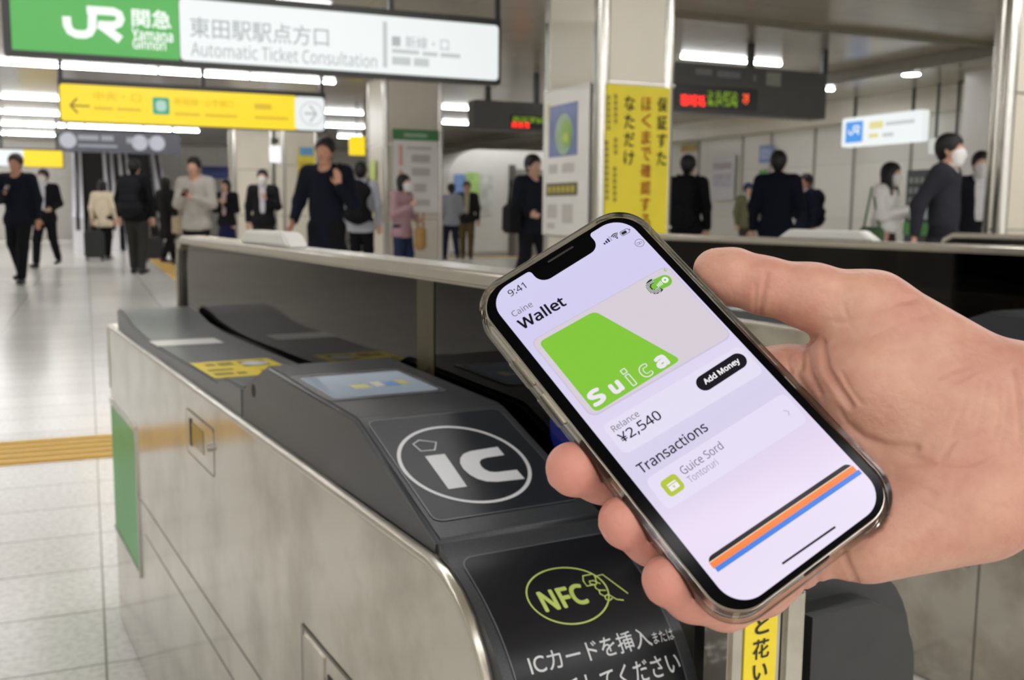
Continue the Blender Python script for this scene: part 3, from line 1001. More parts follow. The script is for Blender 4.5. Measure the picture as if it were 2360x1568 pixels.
# the case: a ring wall with a raised lip and a back plate
def ring(o, i, z0, z1):
    n = len(o)
    vs = [phc(a, b, z0) for a, b in o] + [phc(a, b, z1) for a, b in o] + [phc(a, b, z1) for a, b in i] + [phc(a, b, z0) for a, b in i]
    fs = []
    for k in range(n):
        j = (k + 1) % n
        fs += [(k, j, n + j, n + k), (n + k, n + j, 2 * n + j, 2 * n + k), (2 * n + k, 2 * n + j, 3 * n + j, 3 * n + k), (3 * n + k, 3 * n + j, j, k)]
    return MB().add(vs, fs)
OUT = rrect(-37.9, -76.4, 37.9, 76.4, 14.2, 12)
INN = rrect(-36.0, -74.45, 36.0, 74.45, 12.4, 12)
case = ring(OUT, INN, -9.2, 0.9).build('clear_case', CASE, phone, bevel=0.0007, seg=3, angle=40)
MB().prism(rrect(-36.0, -74.4, 36.0, 74.4, 12.4, 12), -9.2, -7.9, phc).build('case_back', CASE, case)
MB().box(-39.0 * mm, 33 * mm, -5.6 * mm, -37.7 * mm, 46 * mm, -2.6 * mm).build('volume_button', CASE, case, bevel=0.0006, seg=2)
MB().box(-39.0 * mm, 14 * mm, -5.6 * mm, -37.7 * mm, 28 * mm, -2.6 * mm).build('volume_button', CASE, case, bevel=0.0006, seg=2)
MB().box(-36.6 * mm, 33 * mm, -5.2 * mm, -35.6 * mm, 46 * mm, -3.0 * mm).build('volume_key', PSTEEL, phone, bevel=0.0003)
MB().box(-36.6 * mm, 14 * mm, -5.2 * mm, -35.6 * mm, 28 * mm, -3.0 * mm).build('volume_key', PSTEEL, phone, bevel=0.0003)
MB().box(35.6 * mm, 16 * mm, -5.2 * mm, 36.6 * mm, 34 * mm, -3.0 * mm).build('side_key', PSTEEL, phone, bevel=0.0003)
MB().prism(rrect(-5, -74.9, 5, -73.9, .4), -5.6, -2.6, phc).build('charging_port', GROOVE, phone)
# lit screen with the notch
def screen_material():
    m = screen_mat('screen_backdrop', 'dcd8f4', 0.97)
    nt = m.node_tree
    b = nt.nodes['Principled BSDF']
    tc = nt.nodes.new('ShaderNodeTexCoord')
    sp = nt.nodes.new('ShaderNodeSeparateXYZ')
    mr = nt.nodes.new('ShaderNodeMapRange')
    mr.inputs[1].default_value = 0.072
    mr.inputs[2].default_value = -0.072
    rp = nt.nodes.new('ShaderNodeValToRGB')
    el = rp.color_ramp.elements
    el[0].position, el[0].color = 0.0, lin('d6d2f3')
    el[1].position, el[1].color = 1.0, lin('efe6fb')
    for p, c in ((0.18, 'd5cff2'), (0.5, 'e2d9f3'), (0.62, 'd9d3ee'), (0.8, 'e8daf2')):
        e = el.new(p)
        e.color = lin(c)
    nt.links.new(tc.outputs['Object'], sp.inputs[0])
    nt.links.new(sp.outputs[1], mr.inputs[0])
    nt.links.new(mr.outputs[0], rp.inputs[0])
    nt.links.new(rp.outputs[0], b.inputs['Emission Color'])
    return m
SX0, SX1, SY = -31.2, 32.2, 71.9
sp_ = []
base = rrect(SX0, -SY, SX1, SY, 9.6, 12)
nx0, nx1, ny = -11.2, 16.6, 64.4
arc = lambda cx, cy, r, a0, a1: [(cx + r * math.cos(math.radians(a0 + (a1 - a0) * k / 6)), cy + r * math.sin(math.radians(a0 + (a1 - a0) * k / 6))) for k in range(7)]
notch = arc(nx1 + 1.5, SY - 1.5, 1.5, 90, 180) + arc(nx1 - 4.5, ny + 4.5, 4.5, 0, -90) + arc(nx0 + 4.5, ny + 4.5, 4.5, 270, 180) + arc(nx0 - 1.5, SY - 1.5, 1.5, 0, 90)
sp_ = base[:13] + notch + base[13:]
scr = MB().poly(sp_, ph(0.50)).build('screen', screen_material(), phone)
MB().prism(rrect(-3.5, 70.6, 8.5, 71.4, .4), 0.45, 0.49, phc).build('earpiece', mat('earpiece_mesh', '1d1d1f', rough=0.5, noise=(900, 0.3)), gls)
E_ = 0.97
def ui(name, pts, z, col, es=E_):
    return MB().poly(pts, ph(z)).build(name, screen_mat('screen_' + col, col, es), scr)
def uitext(name, s, x0, y0, x1, y1, z, col, bold=0.0, rot=0.0, **k):
    return text(name, s, screen_mat('screen_' + col, col, E_), scr, ph(z), (x0, y0, x1, y1), bold=bold, rot=math.radians(rot), **k)
def sk(pts, dx, dy):
    return [(a + dx, b + dy) for a, b in pts]
def tilt(pts, deg, cx, cy):
    c_, s_ = math.cos(math.radians(deg)), math.sin(math.radians(deg))
    return [(cx + (a - cx) * c_ - (b - cy) * s_, cy + (a - cx) * s_ + (b - cy) * c_) for a, b in pts]
T1 = -2.6
uitext('clock', '9:41', -23.6, 66.6, -16.4, 69.6, .56, '2a2733', .006, T1)
sg = MB()
for k, (h, c) in enumerate(((.8, 1), (1.3, 1), (1.8, 1), )):
    sg.poly(tilt([(18.4 + k * 1.05, 64.3), (19.1 + k * 1.05, 64.3), (19.1 + k * 1.05, 64.3 + h), (18.4 + k * 1.05, 64.3 + h)], T1, 20, 64), ph(.56))
sg.build('signal_bars', screen_mat('screen_2a2733', '2a2733'), scr)
MB().poly(tilt([(21.6, 64.2), (22.2, 64.2), (22.2, 66.6), (21.6, 66.6)], T1, 20, 64), ph(.56)).build('signal_bar_faint', screen_mat('screen_b6b1cf', 'b6b1cf', E_), scr)
wf = MB()
for r_ in (.9, 1.6, 2.3):
    wf.strip([(24.2 + r_ * math.cos(math.radians(a)), 63.9 + r_ * math.sin(math.radians(a))) for a in range(48, 133, 12)], .42, ph(.56))
wf.poly(circle(24.2, 64.0, .38, 12), ph(.56))
wf.build('wifi_symbol', screen_mat('screen_2a2733', '2a2733'), scr)
bt = MB().strip(tilt(rrect(26.3, 63.3, 30.0, 65.4, .7), T1, 28, 64), .22, ph(.56), closed=True)
bt.poly(tilt(rrect(26.7, 63.7, 28.9, 65.0, .3), T1, 28, 64), ph(.56)).poly([(30.25, 63.9), (30.6, 63.9), (30.6, 64.6), (30.25, 64.6)], ph(.56))
bt.build('battery_symbol', screen_mat('screen_2a2733', '2a2733'), scr)
cc = MB().strip(circle(29.6, 57.0, 1.75, 32), .22, ph(.56), closed=True)
cc.strip(circle(29.1, 57.0, .55, 16), .16, ph(.56), closed=True).strip(circle(30.0, 56.9, .6, 16, .4), .16, ph(.56), closed=True)
cc.build('round_button', screen_mat('screen_6f6a80', '6f6a80', E_), scr)
uitext('small_lettering', 'Caine', -27.6, 58.6, -19.0, 61.2, .56, '6a6678', -.004, T1)
uitext('title_lettering', 'Wallet', -28.2, 52.0, -8.6, 57.0, .56, '1a1722', .022, T1)
# the transit card
cy = lambda p: [(a, b - (a + 28) * 0.062) for a, b in p]
ui('card_shadow', cy(rrect(-28.7, 8.4, 31.5, 46.6, 3.0)), .52, 'cfc6dc')
ui('card', cy(rrect(-28.2, 9.0, 31.1, 46.2, 2.8)), .55, 'd9d0da')
def round_poly(pts, r, n=5):
    out = []
    m = len(pts)
    for i in range(m):
        p, a, b = Vector(pts[i]), Vector(pts[i - 1]), Vector(pts[(i + 1) % m])
        d0, d1 = (a - p).normalized(), (b - p).normalized()
        q0, q1 = p + d0 * r, p + d1 * r
        for k in range(n + 1):
            t = k / n
            out.append(tuple(q0 * (1 - t) ** 2 + p * 2 * t * (1 - t) + q1 * t * t))
    return out
ui('green_card_field', round_poly([(-26.4, 44.4), (-2.2, 42.9), (10.6, 8.2), (-26.4, 9.4)], 2.4), .60, '86c93f')
uitext('card_lettering', 'S', -25.4, 10.9, -19.6, 17.4, .66, 'efe9f2', .05, 0)
uitext('card_lettering', 'u', -16.9, 10.6, -12.3, 15.4, .66, 'efe9f2', .05, 0)
uitext('card_lettering', 'a', 1.9, 9.2, 6.9, 14.3, .66, 'efe9f2', .05, 0)
def outline_text(s, x0, y0, x1, y1):
    uitext('card_lettering_outline', s, x0, y0, x1, y1, .64, 'efe9f2', .05, 0)
    d = .38
    uitext('card_lettering_inside', s, x0 + d, y0 + d, x1 - d, y1 - d, .68, '86c93f', .02, 0)
MB().strip(rrect(-9.5, 9.9, -7.9, 14.8, .1, 1), .36, ph(.66), closed=True).build('card_lettering_outline', screen_mat('screen_efe9f2', 'efe9f2', E_), scr)
o_ = MB().strip(rrect(-9.6, 15.6, -7.8, 17.4, .1, 1), .36, ph(.66), closed=True)
o_.build('card_lettering_outline', screen_mat('screen_efe9f2', 'efe9f2', E_), scr)
outline_text('c', -4.6, 9.4, -0.3, 14.9)
# round chip marks at the card's corner
ui('chip_pill', tilt(rrect(19.6, 35.4, 29.2, 40.6, 2.5), -8, 24.4, 38), .60, '7cbf42')
dots = MB()
rn = random.Random(5)
for i in range(9):
    for j in range(11):
        a, b = 19.0 + i * .55, 35.0 + j * .55
        if abs(math.hypot(a - 22.0, b - 38.2) - 2.4) < .85 and a < 23.4:
            dots.poly(circle(a, b, .22, 6), ph(.66))
dots.build('chip_dots', screen_mat('screen_f2f4f0', 'f2f4f0', E_), scr)
MB().strip([(22.2 + 2.4 * math.cos(math.radians(a)), 38.1 + 2.4 * math.sin(math.radians(a))) for a in range(70, 310, 10)], 2.0, ph(.63)).build('chip_ring', screen_mat('screen_23301c', '23301c', E_), scr)
ui('chip_eye', circle(26.9, 38.0, 1.35, 20), .63, 'f2f4f0')
ui('chip_pupil', circle(26.9, 38.0, .45, 12), .66, '7cbf42')
cb = MB()
for k in range(4):
    cb.poly([(23.0 + k * .62, 36.9), (23.35 + k * .62, 36.9), (23.35 + k * .62, 38.2 + .2 * k), (23.0 + k * .62, 38.2 + .2 * k)], ph(.66))
cb.build('chip_bars', screen_mat('screen_f2f4f0', 'f2f4f0', E_), scr)
uitext('chip_mark', 'c', 29.2, 40.8, 30.2, 42.0, .63, '7cbf42', .02)
# balance card
ui('balance_card', cy(rrect(-27.8, -9.2, 31.0, 4.2, 2.4)), .54, 'e7e1f6')
ui('add_button', tilt(rrect(8.4, -7.1, 29.4, -0.9, 3.1, 10), -1.0, 19, -4), .60, '1d1b20')
uitext('button_lettering', 'Add Money', 11.2, -5.4, 26.8, -2.4, .66, 'fbfafc', .026, -1.0)
uitext('balance_caption', 'Relance', -25.6, -0.4, -14.6, 2.2, .60, '6c6779', -.004, -1.0)
uitext('balance_amount', '¥2,540', -25.8, -6.0, -8.8, -1.6, .60, '1e1b26', .008, -1.5)
# transactions
uitext('heading_lettering', 'Transactions', -27.4, -18.2, 1.2, -14.2, .56, '1e1b26', .010, -1.0)
ui('transaction_card', tilt(rrect(-28.2, -34.6, 30.8, -21.6, 2.4), -2.6, 1.7, -28), .54, 'e8e0f7')
ui('transaction_icon', rrect(-24.8, -30.4, -18.2, -23.9, 1.6), .60, 'b9c744')
ui('icon_card', rrect(-23.2, -28.9, -19.6, -26.0, .4), .64, 'f3f2ee')
ui('icon_line', [(-23.2, -26.9), (-19.6, -26.9), (-19.6, -26.6), (-23.2, -26.6)], .67, 'b9b7a4')
ui('icon_mark', [(-21.7, -28.2), (-21.0, -28.2), (-21.0, -27.4), (-21.7, -27.4)], .67, 'c9c7b4')
uitext('entry_lettering', 'Guice Sord', -16.2, -26.6, 1.0, -23.4, .60, '6c6779', -.004, -1.0)
uitext('entry_small_lettering', 'Tontoruri', -16.2, -30.2, -4.2, -27.6, .60, 'a39db0', -.006, -1.0)
MB().strip([(26.2, -28.0), (27.3, -29.2), (26.5, -30.6)], .4, ph(.60)).build('chevron', screen_mat('screen_c3bcd2', 'c3bcd2', E_), scr)
# stacked cards and home indicator
def stripe(name, y0, y1, z, col, x0=-28.6, x1=30.8, r=None):
    f = lambda a, b: (a, b - (a + 28) * .030)
    p = [(x0, y1), (x0, y0), (x1, y0), (x1, y1)]
    if r:
        p = [(x0, y0), (x1, y0)] + [(x1 - r + r * math.cos(math.radians(a)), y1 - r + r * math.sin(math.radians(a))) for a in range(0, 91, 15)] + [(x0 + r - r * math.sin(math.radians(a)), y1 - r + r * math.cos(math.radians(a))) for a in range(0, 91, 15)]
    return ui(name, [f(a, b) for a, b in p], z, col)
stripe('stacked_card_black', -56.6, -53.0, .56, '140d10', r=2.4)
stripe('stacked_card_line', -56.8, -54.5, .58, 'f4d9b8', -28.6, 30.9)
stripe('stacked_card_orange', -57.0, -54.8, .60, 'f98743', -28.6, 31.0)
stripe('stacked_card_blue', -58.6, -56.9, .62, '4a86e8', -28.2, 31.6)
ui('home_indicator', tilt(rrect(-10.0, -68.9, 12.0, -68.2, .35), -1.6, 1, -68.6), .56, '2a2430')

# ------------------------------------------------------------------ the hand that holds the phone (built in the phone's axes, millimetres)
def skin_material(name, base, red, deep):
    m = mat(name, base, rough=0.42, spec=0.4, sss=0.12)
    nt = m.node_tree
    b = nt.nodes['Principled BSDF']
    tc = nt.nodes.new('ShaderNodeTexCoord')
    nz = nt.nodes.new('ShaderNodeTexNoise')
    nz.inputs['Scale'].default_value = 42
    nz.inputs['Detail'].default_value = 6
    nz.inputs['Roughness'].default_value = 0.6
    rp = nt.nodes.new('ShaderNodeValToRGB')
    rp.color_ramp.elements[0].position = 0.36
    rp.color_ramp.elements[1].position = 0.66
    rp.color_ramp.elements[0].color = lin(red)
    rp.color_ramp.elements[1].color = lin(base)
    n3 = nt.nodes.new('ShaderNodeTexNoise')
    n3.inputs['Scale'].default_value = 420
    n3.inputs['Detail'].default_value = 2
    n2 = nt.nodes.new('ShaderNodeTexVoronoi')
    n2.feature = 'DISTANCE_TO_EDGE'
    n2.inputs['Scale'].default_value = 260
    ad = nt.nodes.new('ShaderNodeMath')
    ad.operation = 'ADD'
    bp = nt.nodes.new('ShaderNodeBump')
    bp.inputs['Strength'].default_value = 0.32
    bp.inputs['Distance'].default_value = 0.0007
    for o in (nz, n2, n3):
        nt.links.new(tc.outputs['Object'], o.inputs['Vector'])
    nt.links.new(nz.outputs[0], rp.inputs[0])
    sx = nt.nodes.new('ShaderNodeSeparateXYZ')
    mr = nt.nodes.new('ShaderNodeMapRange')
    mr.inputs[1].default_value = -0.018
    mr.inputs[2].default_value = -0.044
    mr.inputs[3].default_value = 0.0
    mr.inputs[4].default_value = 0.75
    mxr = nt.nodes.new('ShaderNodeMixRGB')
    mxr.inputs[2].default_value = lin('cf8a7c')
    nt.links.new(tc.outputs['Object'], sx.inputs[0])
    nt.links.new(sx.outputs[0], mr.inputs[0])
    nt.links.new(mr.outputs[0], mxr.inputs[0])
    nt.links.new(rp.outputs[0], mxr.inputs[1])
    nt.links.new(mxr.outputs[0], b.inputs['Base Color'])
    nt.links.new(n2.outputs[0], ad.inputs[0])
    nt.links.new(n3.outputs[0], ad.inputs[1])
    nt.links.new(ad.outputs[0], bp.inputs['Height'])
    nt.links.new(bp.outputs[0], b.inputs['Normal'])
    return m
SKIN_H = skin_material('hand_skin', 'd2a38c', 'c38a78', 'b87565')
NAIL = mat('fingernail', 'd8a394', rough=0.28, noise=(200, 0.04))
DV = Vector((.522, .703, .483))      # picture-up in phone axes
DR = Vector((.825, -.560, -.077))    # picture-right in phone axes
def P3(*a):
    return Vector(a)
def seg(a, b, ra, rb, **o):
    return (a, b, ra, rb, o) if o else (a, b, ra, rb)
WR = P3(91, -81, -19)
zax = (0, 0, 1)
hp = []
# forearm: two side by side bones running out to the right
for k in (-1, 0, 1):
    w0 = WR + DV * (12.5 * k + 1.5) + DR * 8
    w1 = w0 + DR * 60 + DV * (3 * k)
    w2 = w0 + DR * 170 + DV * (9 * k)
    hp.append(seg(w0, w1, 21.5, 23.5, k=14))
    hp.append(seg(w1, w2, 23.5, 29, k=14))
# palm: metacarpal rays, thick at the heel
hp += [seg(P3(84, -66, -21), P3(48, -13, -26.5), 19, 12.3, k=12),
       seg(P3(78, -74, -22), P3(24, -30, -30), 18, 12.5, k=12),
       seg(P3(72, -82, -22), P3(12, -46, -30), 17, 12.5, k=12),
       seg(P3(66, -88, -21), P3(8, -61, -28), 17.5, 11.8, k=12),
       seg(P3(60, -86, -19), P3(27, -76, -23), 17, 13.5, k=12),      # little finger side of the palm
       seg(P3(84, -78, -19), P3(66, -72, -19), 19, 17, k=14)]
# ball of the thumb and the thumb
hp += [seg(P3(93, -58, -13), P3(81, -16, -8), 19.5, 16.5, k=10),
       seg(P3(86, -66, -14), P3(64, -36, -11), 17, 16.5, k=12),
       seg(P3(76, -60, -13), P3(58, -30, -17), 16, 12, k=12),
       seg(P3(81, -15, -8), P3(68, 2.2, -5), 15.0, 12.0, k=6),
       seg(P3(68, 2.2, -5), P3(56.4, 16.5, -4), 12.0, 10.4, k=4),
       seg(P3(56.4, 16.5, -4), P3(49.5, 27.0, -4), 10.6, 10.4, k=3),
       seg(P3(49.5, 27.0, -4), P3(46.6, 32.3, -4), 10.4, 8.2, k=3)]
# index finger, lying behind the phone
hp += [seg(P3(48, -13, -26.5), P3(24, 8, -27), 12.0, 9.8, k=8), seg(P3(24, 8, -27), P3(-4, 26, -21), 9.8, 8.8, k=4), seg(P3(-4, 26, -21), P3(-22, 32, -18.4), 8.8, 7.8, k=3)]
# middle, ring and little finger wrap round behind and come out on the left edge
hp += [seg(P3(24, -30, -30), P3(-4, -20, -30), 11.6, 10.0, k=6), seg(P3(-4, -20, -30), P3(-22, -11, -27), 10.2, 9.8, k=5), seg(P3(-22, -11, -27), P3(-33.5, -4.6, -19.0), 9.8, 9.6, k=5), seg(P3(-33.5, -4.6, -19.0), P3(-43.0, -.4, -8.5), 9.6, 8.8, k=5), seg(P3(-43.0, -.4, -8.5), P3(-43.8, .6, -7.0), 8.8, 8.4, k=3)]
hp += [seg(P3(12, -46, -30), P3(-8, -46, -30), 11.2, 9.6, k=6), seg(P3(-8, -46, -30), P3(-23, -42, -27), 9.8, 9.5, k=5), seg(P3(-23, -42, -27), P3(-33.5, -33.2, -18.5), 9.5, 9.2, k=5), seg(P3(-33.5, -33.2, -18.5), P3(-40.4, -26.2, -8.5), 9.2, 8.0, k=5), seg(P3(-40.4, -26.2, -8.5), P3(-40.9, -24.6, -6.6), 8.0, 7.4, k=3)]
hp += [seg(P3(4, -66, -28), P3(-12, -67, -28), 10.4, 8.8, k=6), seg(P3(-12, -67, -28), P3(-26, -64, -25), 9.0, 8.8, k=5), seg(P3(-26, -64, -25), P3(-35, -56.6, -17.5), 8.8, 8.6, k=5), seg(P3(-35, -56.6, -17.5), P3(-41.2, -50.2, -8.5), 8.6, 7.5, k=5), seg(P3(-41.2, -50.2, -8.5), P3(-41.6, -48.8, -6.8), 7.5, 7.0, k=3)]
# web between thumb and palm
hp += [seg(P3(70, -19, -14), P3(54, -26, -22), 8.5, 8.5, k=10)]
Vh, Fh = implicit(hp, 0.9, 5.0)
Vh = relax(Vh, Fh, 2, 0.5)
# skin folds: pressed in along lines given as picture points
PMi = PM.inverted()
def picture_xy(V):
    W4 = np.array(PM)
    Pw = (V * mm) @ W4[:3, :3].T + W4[:3, 3]
    q = (Pw - np.array([0, 0, CAM_H])) @ np.array(CAMR)
    return np.stack([1180 + F * q[:, 0] / -q[:, 2], 784 - F * q[:, 1] / -q[:, 2]], 1), q
def normals(V, Fq):
    n = np.cross(V[Fq[:, 2]] - V[Fq[:, 0]], V[Fq[:, 3]] - V[Fq[:, 1]])
    N = np.zeros_like(V)
    for k in range(4):
        np.add.at(N, Fq[:, k], n)
    return N / np.maximum(1e-9, np.linalg.norm(N, axis=1))[:, None]
xy, qc = picture_xy(Vh)
Nh = normals(Vh, Fh)
vd = np.array((PMi.to_3x3() @ (CAMR @ Vector((0, 0, 1))))[:])
face = (Nh @ vd) > 0.05
disp = np.zeros(len(Vh))
FOLDS = [([(1768, 632), (1758, 680), (1750, 728)], 7, .9), ([(1742, 660), (1740, 726)], 5, .55),
         ([(1878, 778), (1850, 800), (1846, 850)], 7, 1.0), ([(1895, 790), (1905, 850), (1935, 900), (1960, 935)], 8, 1.5), ([(1815, 812), (1822, 860)], 6, .6),
         ([(1935, 945), (1965, 1000), (1985, 1040)], 6, .45),
         ([(1960, 985), (1990, 1010), (2040, 1028), (2110, 1032)], 9, 1.3), ([(2040, 1030), (2100, 1050), (2150, 1066)], 6, .8),
         ([(2060, 1075), (2150, 1064), (2230, 1072), (2290, 1048)], 5, .6), ([(2165, 1060), (2205, 1012), (2270, 1000)], 5, .5),
         ([(2060, 1105), (2110, 1118), (2155, 1140)], 5, .45),
         ([(1944, 1268), (1952, 1300), (1972, 1340)], 7, 1.3), ([(1880, 1310), (1890, 1352)], 6, .8), ([(1845, 1330), (1855, 1362)], 6, .6),
         ([(1930, 745), (1985, 735), (2060, 700), (2120, 685)], 7, .5), ([(2010, 775), (2090, 735), (2160, 722)], 6, .3),
         ([(2275, 885), (2266, 935), (2250, 1000)], 5, .4), ([(2300, 880), (2305, 950), (2290, 1010)], 5, .4), ([(2335, 850), (2348, 930), (2352, 1020)], 6, .6),
         ([(1975, 1045), (2010, 1062), (2065, 1072)], 5, .4), ([(2000, 1085), (2040, 1100), (2100, 1112)], 5, .35), ([(1840, 640), (1880, 655)], 5, .2),
         ([(2225, 930), (2200, 985), (2180, 1050)], 5, .3), ([(2255, 900), (2240, 960)], 5, .3), ([(2325, 900), (2318, 980), (2300, 1060)], 5, .35),
         ([(1985, 930), (1960, 900), (1940, 860)], 6, .5), ([(1830, 830), (1845, 880), (1880, 930)], 6, .5), ([(1862, 800), (1868, 860), (1890, 905)], 6, .6),
         ([(2240, 1075), (2200, 1120), (2190, 1160)], 5, .3), ([(2120, 1160), (2180, 1190)], 5, .25), ([(1945, 705), (1960, 750)], 6, .3), ([(2120, 760), (2190, 790), (2230, 850)], 6, .25),
         ([(2160, 870), (2210, 850)], 5, .35), ([(2180, 895), (2240, 860)], 5, .35), ([(2170, 920), (2230, 900)], 5, .3)]
for pl_, wd_, dp_ in FOLDS:
    for (x0_, y0_), (x1_, y1_) in zip(pl_, pl_[1:]):
        d_ = np.array([x1_ - x0_, y1_ - y0_], float)
        t_ = np.clip(((xy[:, 0] - x0_) * d_[0] + (xy[:, 1] - y0_) * d_[1]) / (d_ @ d_), 0, 1)
        r2 = (xy[:, 0] - x0_ - t_ * d_[0]) ** 2 + (xy[:, 1] - y0_ - t_ * d_[1]) ** 2
        disp = np.maximum(disp, np.where(face, 1.25 * dp_ * np.exp(-r2 / (wd_ * wd_)), 0))
Vh = Vh - Nh * disp[:, None]
# flesh flattens against the phone: nothing stays inside the case
hx, hy, zb, zt = 38.25, 76.75, -9.55, 1.2
ins = (np.abs(Vh[:, 0]) < hx) & (np.abs(Vh[:, 1]) < hy) & (Vh[:, 2] > zb) & (Vh[:, 2] < zt)
rc = 14.2
cxy = np.stack([np.abs(Vh[:, 0]) - (hx - rc), np.abs(Vh[:, 1]) - (hy - rc)], 1)
ins &= ~((cxy[:, 0] > 0) & (cxy[:, 1] > 0) & (np.hypot(cxy[:, 0], cxy[:, 1]) > rc))
side = hx - np.abs(Vh[:, 0])
down = Vh[:, 2] - zb
goside = ins & (side < down)
Vh[:, 0] = np.where(goside, np.sign(Vh[:, 0]) * hx, Vh[:, 0])
Vh[:, 2] = np.where(ins & ~goside, zb, Vh[:, 2])
hand = quads_obj('person', Vh * mm, Fh, SKIN_H)
hand.matrix_world = PM
tag(hand, 'bare right hand and forearm of a person, palm up, holding the smartphone from below', 'person')
def nail(c, along, up, ln, wd):
    """curved nail plate at c, long axis along, outward axis up"""
    a = Vector(along).normalized()
    n = (Vector(up) - a * Vector(up).dot(a)).normalized()
    s = a.cross(n)
    vs, fs, N_ = [], [], 8
    for i in range(N_ + 1):
        for j in range(N_ + 1):
            u, v = -1 + 2 * i / N_, -1 + 2 * j / N_
            w_ = wd * (1 - .25 * max(0, u) ** 2) * v
            vs.append((Vector(c) + a * ln * u * (1 - .12 * v * v) + s * w_ + n * (-.30 * (w_ ** 2) / wd - .10 * ln * u * u)) * mm)
    for i in range(N_):
        for j in range(N_):
            k = i * (N_ + 1) + j
            fs.append((k, k + 1, k + N_ + 2, k + N_ + 1))
    o = MB().add(vs, fs).build('fingernail', NAIL, hand, smooth=True)
    md = o.modifiers.new('solid', 'SOLIDIFY')
    md.thickness = 0.0007
    return o
nail((53.3, 34.9, -7.8), (-.5, .85, 0), (.62, .42, -.66), 6.6, 5.4)
nail((-49.5, .4, -14.2), (-.6, .35, .7), (-.75, .1, -.65), 5.5, 5.0)
nail((-47.9, -25.0, -11.6), (-.3, .35, .9), (-.93, .12, -.35), 5.2, 4.6)
nail((-48.0, -49.2, -11.4), (-.3, .35, .9), (-.93, .12, -.35), 4.8, 4.2)

# ------------------------------------------------------------------ hanging signs, boards, banners and posters (local x right, y away, z up)
FRAME = mat('sign_frame', '2c2d2a', rough=0.4, noise=(20, 0.1))
def lit(name, col, es=0.85):
    m = mat(name, col, rough=0.35, emit=col, es=es * 0.78)
    m.cycles.emission_sampling = 'NONE'
    m.node_tree.nodes['Principled BSDF'].inputs['Base Color'].default_value = tuple(v * 0.12 for v in lin(col)[:3]) + (1,)
    return m
def vf(y=0.0, dx=0.0, dz=0.0):
    return lambda a, b: (a + dx, y, b + dz)
def hang_sign(name, s, t, z, label, cat, group=None):
    return empty(name, hall(s, t, z), TH, label, cat, group)
def lp(r, x, y):
    """picture point -> (right, up) on the sign's face"""
    n = Vector((math.sin(TH), -math.cos(TH), 0))
    q = on_plane(x, y, r.location, n) - r.location
    return (q.dot(HV), q.z)
def hangers(r, xs, z0, z1, rad=0.022):
    for x in xs:
        MB().box(x - rad, .03, z0, x + rad, .03 + 2 * rad, z1).build('hanger', FRAME, r)
def marks(r, name, m, rects, y, par=None):
    for x0, z0, x1, z1 in rects:
        MB().poly([(x0, z0), (x1, z0), (x1, z1), (x0, z1)], vf(y)).build(name, m, par or r)
# big green and white sign
js = hang_sign('station_sign', -0.5, 8.72, 2.25, 'big hanging sign, green half with a white emblem and white half with grey lettering', 'sign')
L_ = lp(js, 1148, 130)[0]
MB().box(-.03, 0, -.035, L_ + .03, .16, .55).build('frame', FRAME, js, bevel=.006)
d0 = lp(js, 413, 80)[0]
gpn = MB().prism(rrect(.03, .0, d0, .49, .01), -.004, .01, lambda a, b, c: (a, c, b)).build('green_panel', lit('sign_green', '53b552', .75), js)
wpn = MB().prism(rrect(d0 + .005, .0, L_ + .0, .49, .035), -.004, .01, lambda a, b, c: (a, c, b)).build('white_panel', lit('sign_white', 'e6ebeb', .9), js)
hangers(js, [lp(js, x, 100)[0] for x in (632, 905, 1150)] + [0.3], .5, Z_C - 2.25)
LW = lit('sign_white_mark', 'f2f7f2', .9)
q = lambda *ps: [lp(js, x, y) for x, y in ps]
em = MB()
em.strip(q((153, 38), (155, 58), (162, 72), (176, 79), (196, 80), (206, 76), (212, 66), (213, 24), (214, 23)), .062, vf(-.006))
em.strip(q((200, 23), (262, 27), (274, 33), (278, 44), (274, 54), (262, 59), (226, 58)), .062, vf(-.0064))
em.strip(q((228, 55), (278, 92)), .066, vf(-.0068))
em.build('emblem', LW, gpn)
a0, a1 = lp(js, 304, 62), lp(js, 394, 26)
text('sign_lettering', '関急', LW, gpn, vf(-.006), (a0[0], a0[1], a1[0], a1[1]), bold=.02)
a0, a1 = lp(js, 304, 92), lp(js, 398, 72)
text('sign_lettering', 'Yamana', LW, gpn, vf(-.006), (a0[0], a0[1], a1[0], a1[1]), bold=.02)
a0, a1 = lp(js, 306, 112), lp(js, 382, 94)
text('sign_lettering', 'Ginnori', LW, gpn, vf(-.006), (a0[0], a0[1], a1[0], a1[1]), bold=.02)
LG = lit('sign_grey_mark', 'b0b6b6', .85)
LG2 = lit('sign_pale_grey_mark', 'c3cac8', .8)
a0, a1 = lp(js, 438, 86), lp(js, 757, 60)
text('sign_lettering', '東田駅駅点方口', LG, wpn, vf(-.006), (a0[0], a0[1], a1[0], a0[1] + .165), bold=.008)
a0, a1 = lp(js, 440, 126), lp(js, 868, 120)
text('sign_lettering', 'Automatic Ticket Consultation', LG, wpn, vf(-.006), (a0[0], a0[1] - .01, a1[0], a0[1] + .105), bold=.004)
a0 = lp(js, 887, 100)
marks(js, 'divider', LG2, [(a0[0] - .02, .05, a0[0] + .02, .44)], -.006, wpn)
a0, a1 = lp(js, 903, 103), lp(js, 1034, 100)
text('sign_lettering', '■ 新線・口', LG, wpn, vf(-.006), (a0[0], a0[1] - .02, a1[0], a0[1] + .085), bold=.004)
a0, a1 = lp(js, 903, 122), lp(js, 1060, 120)
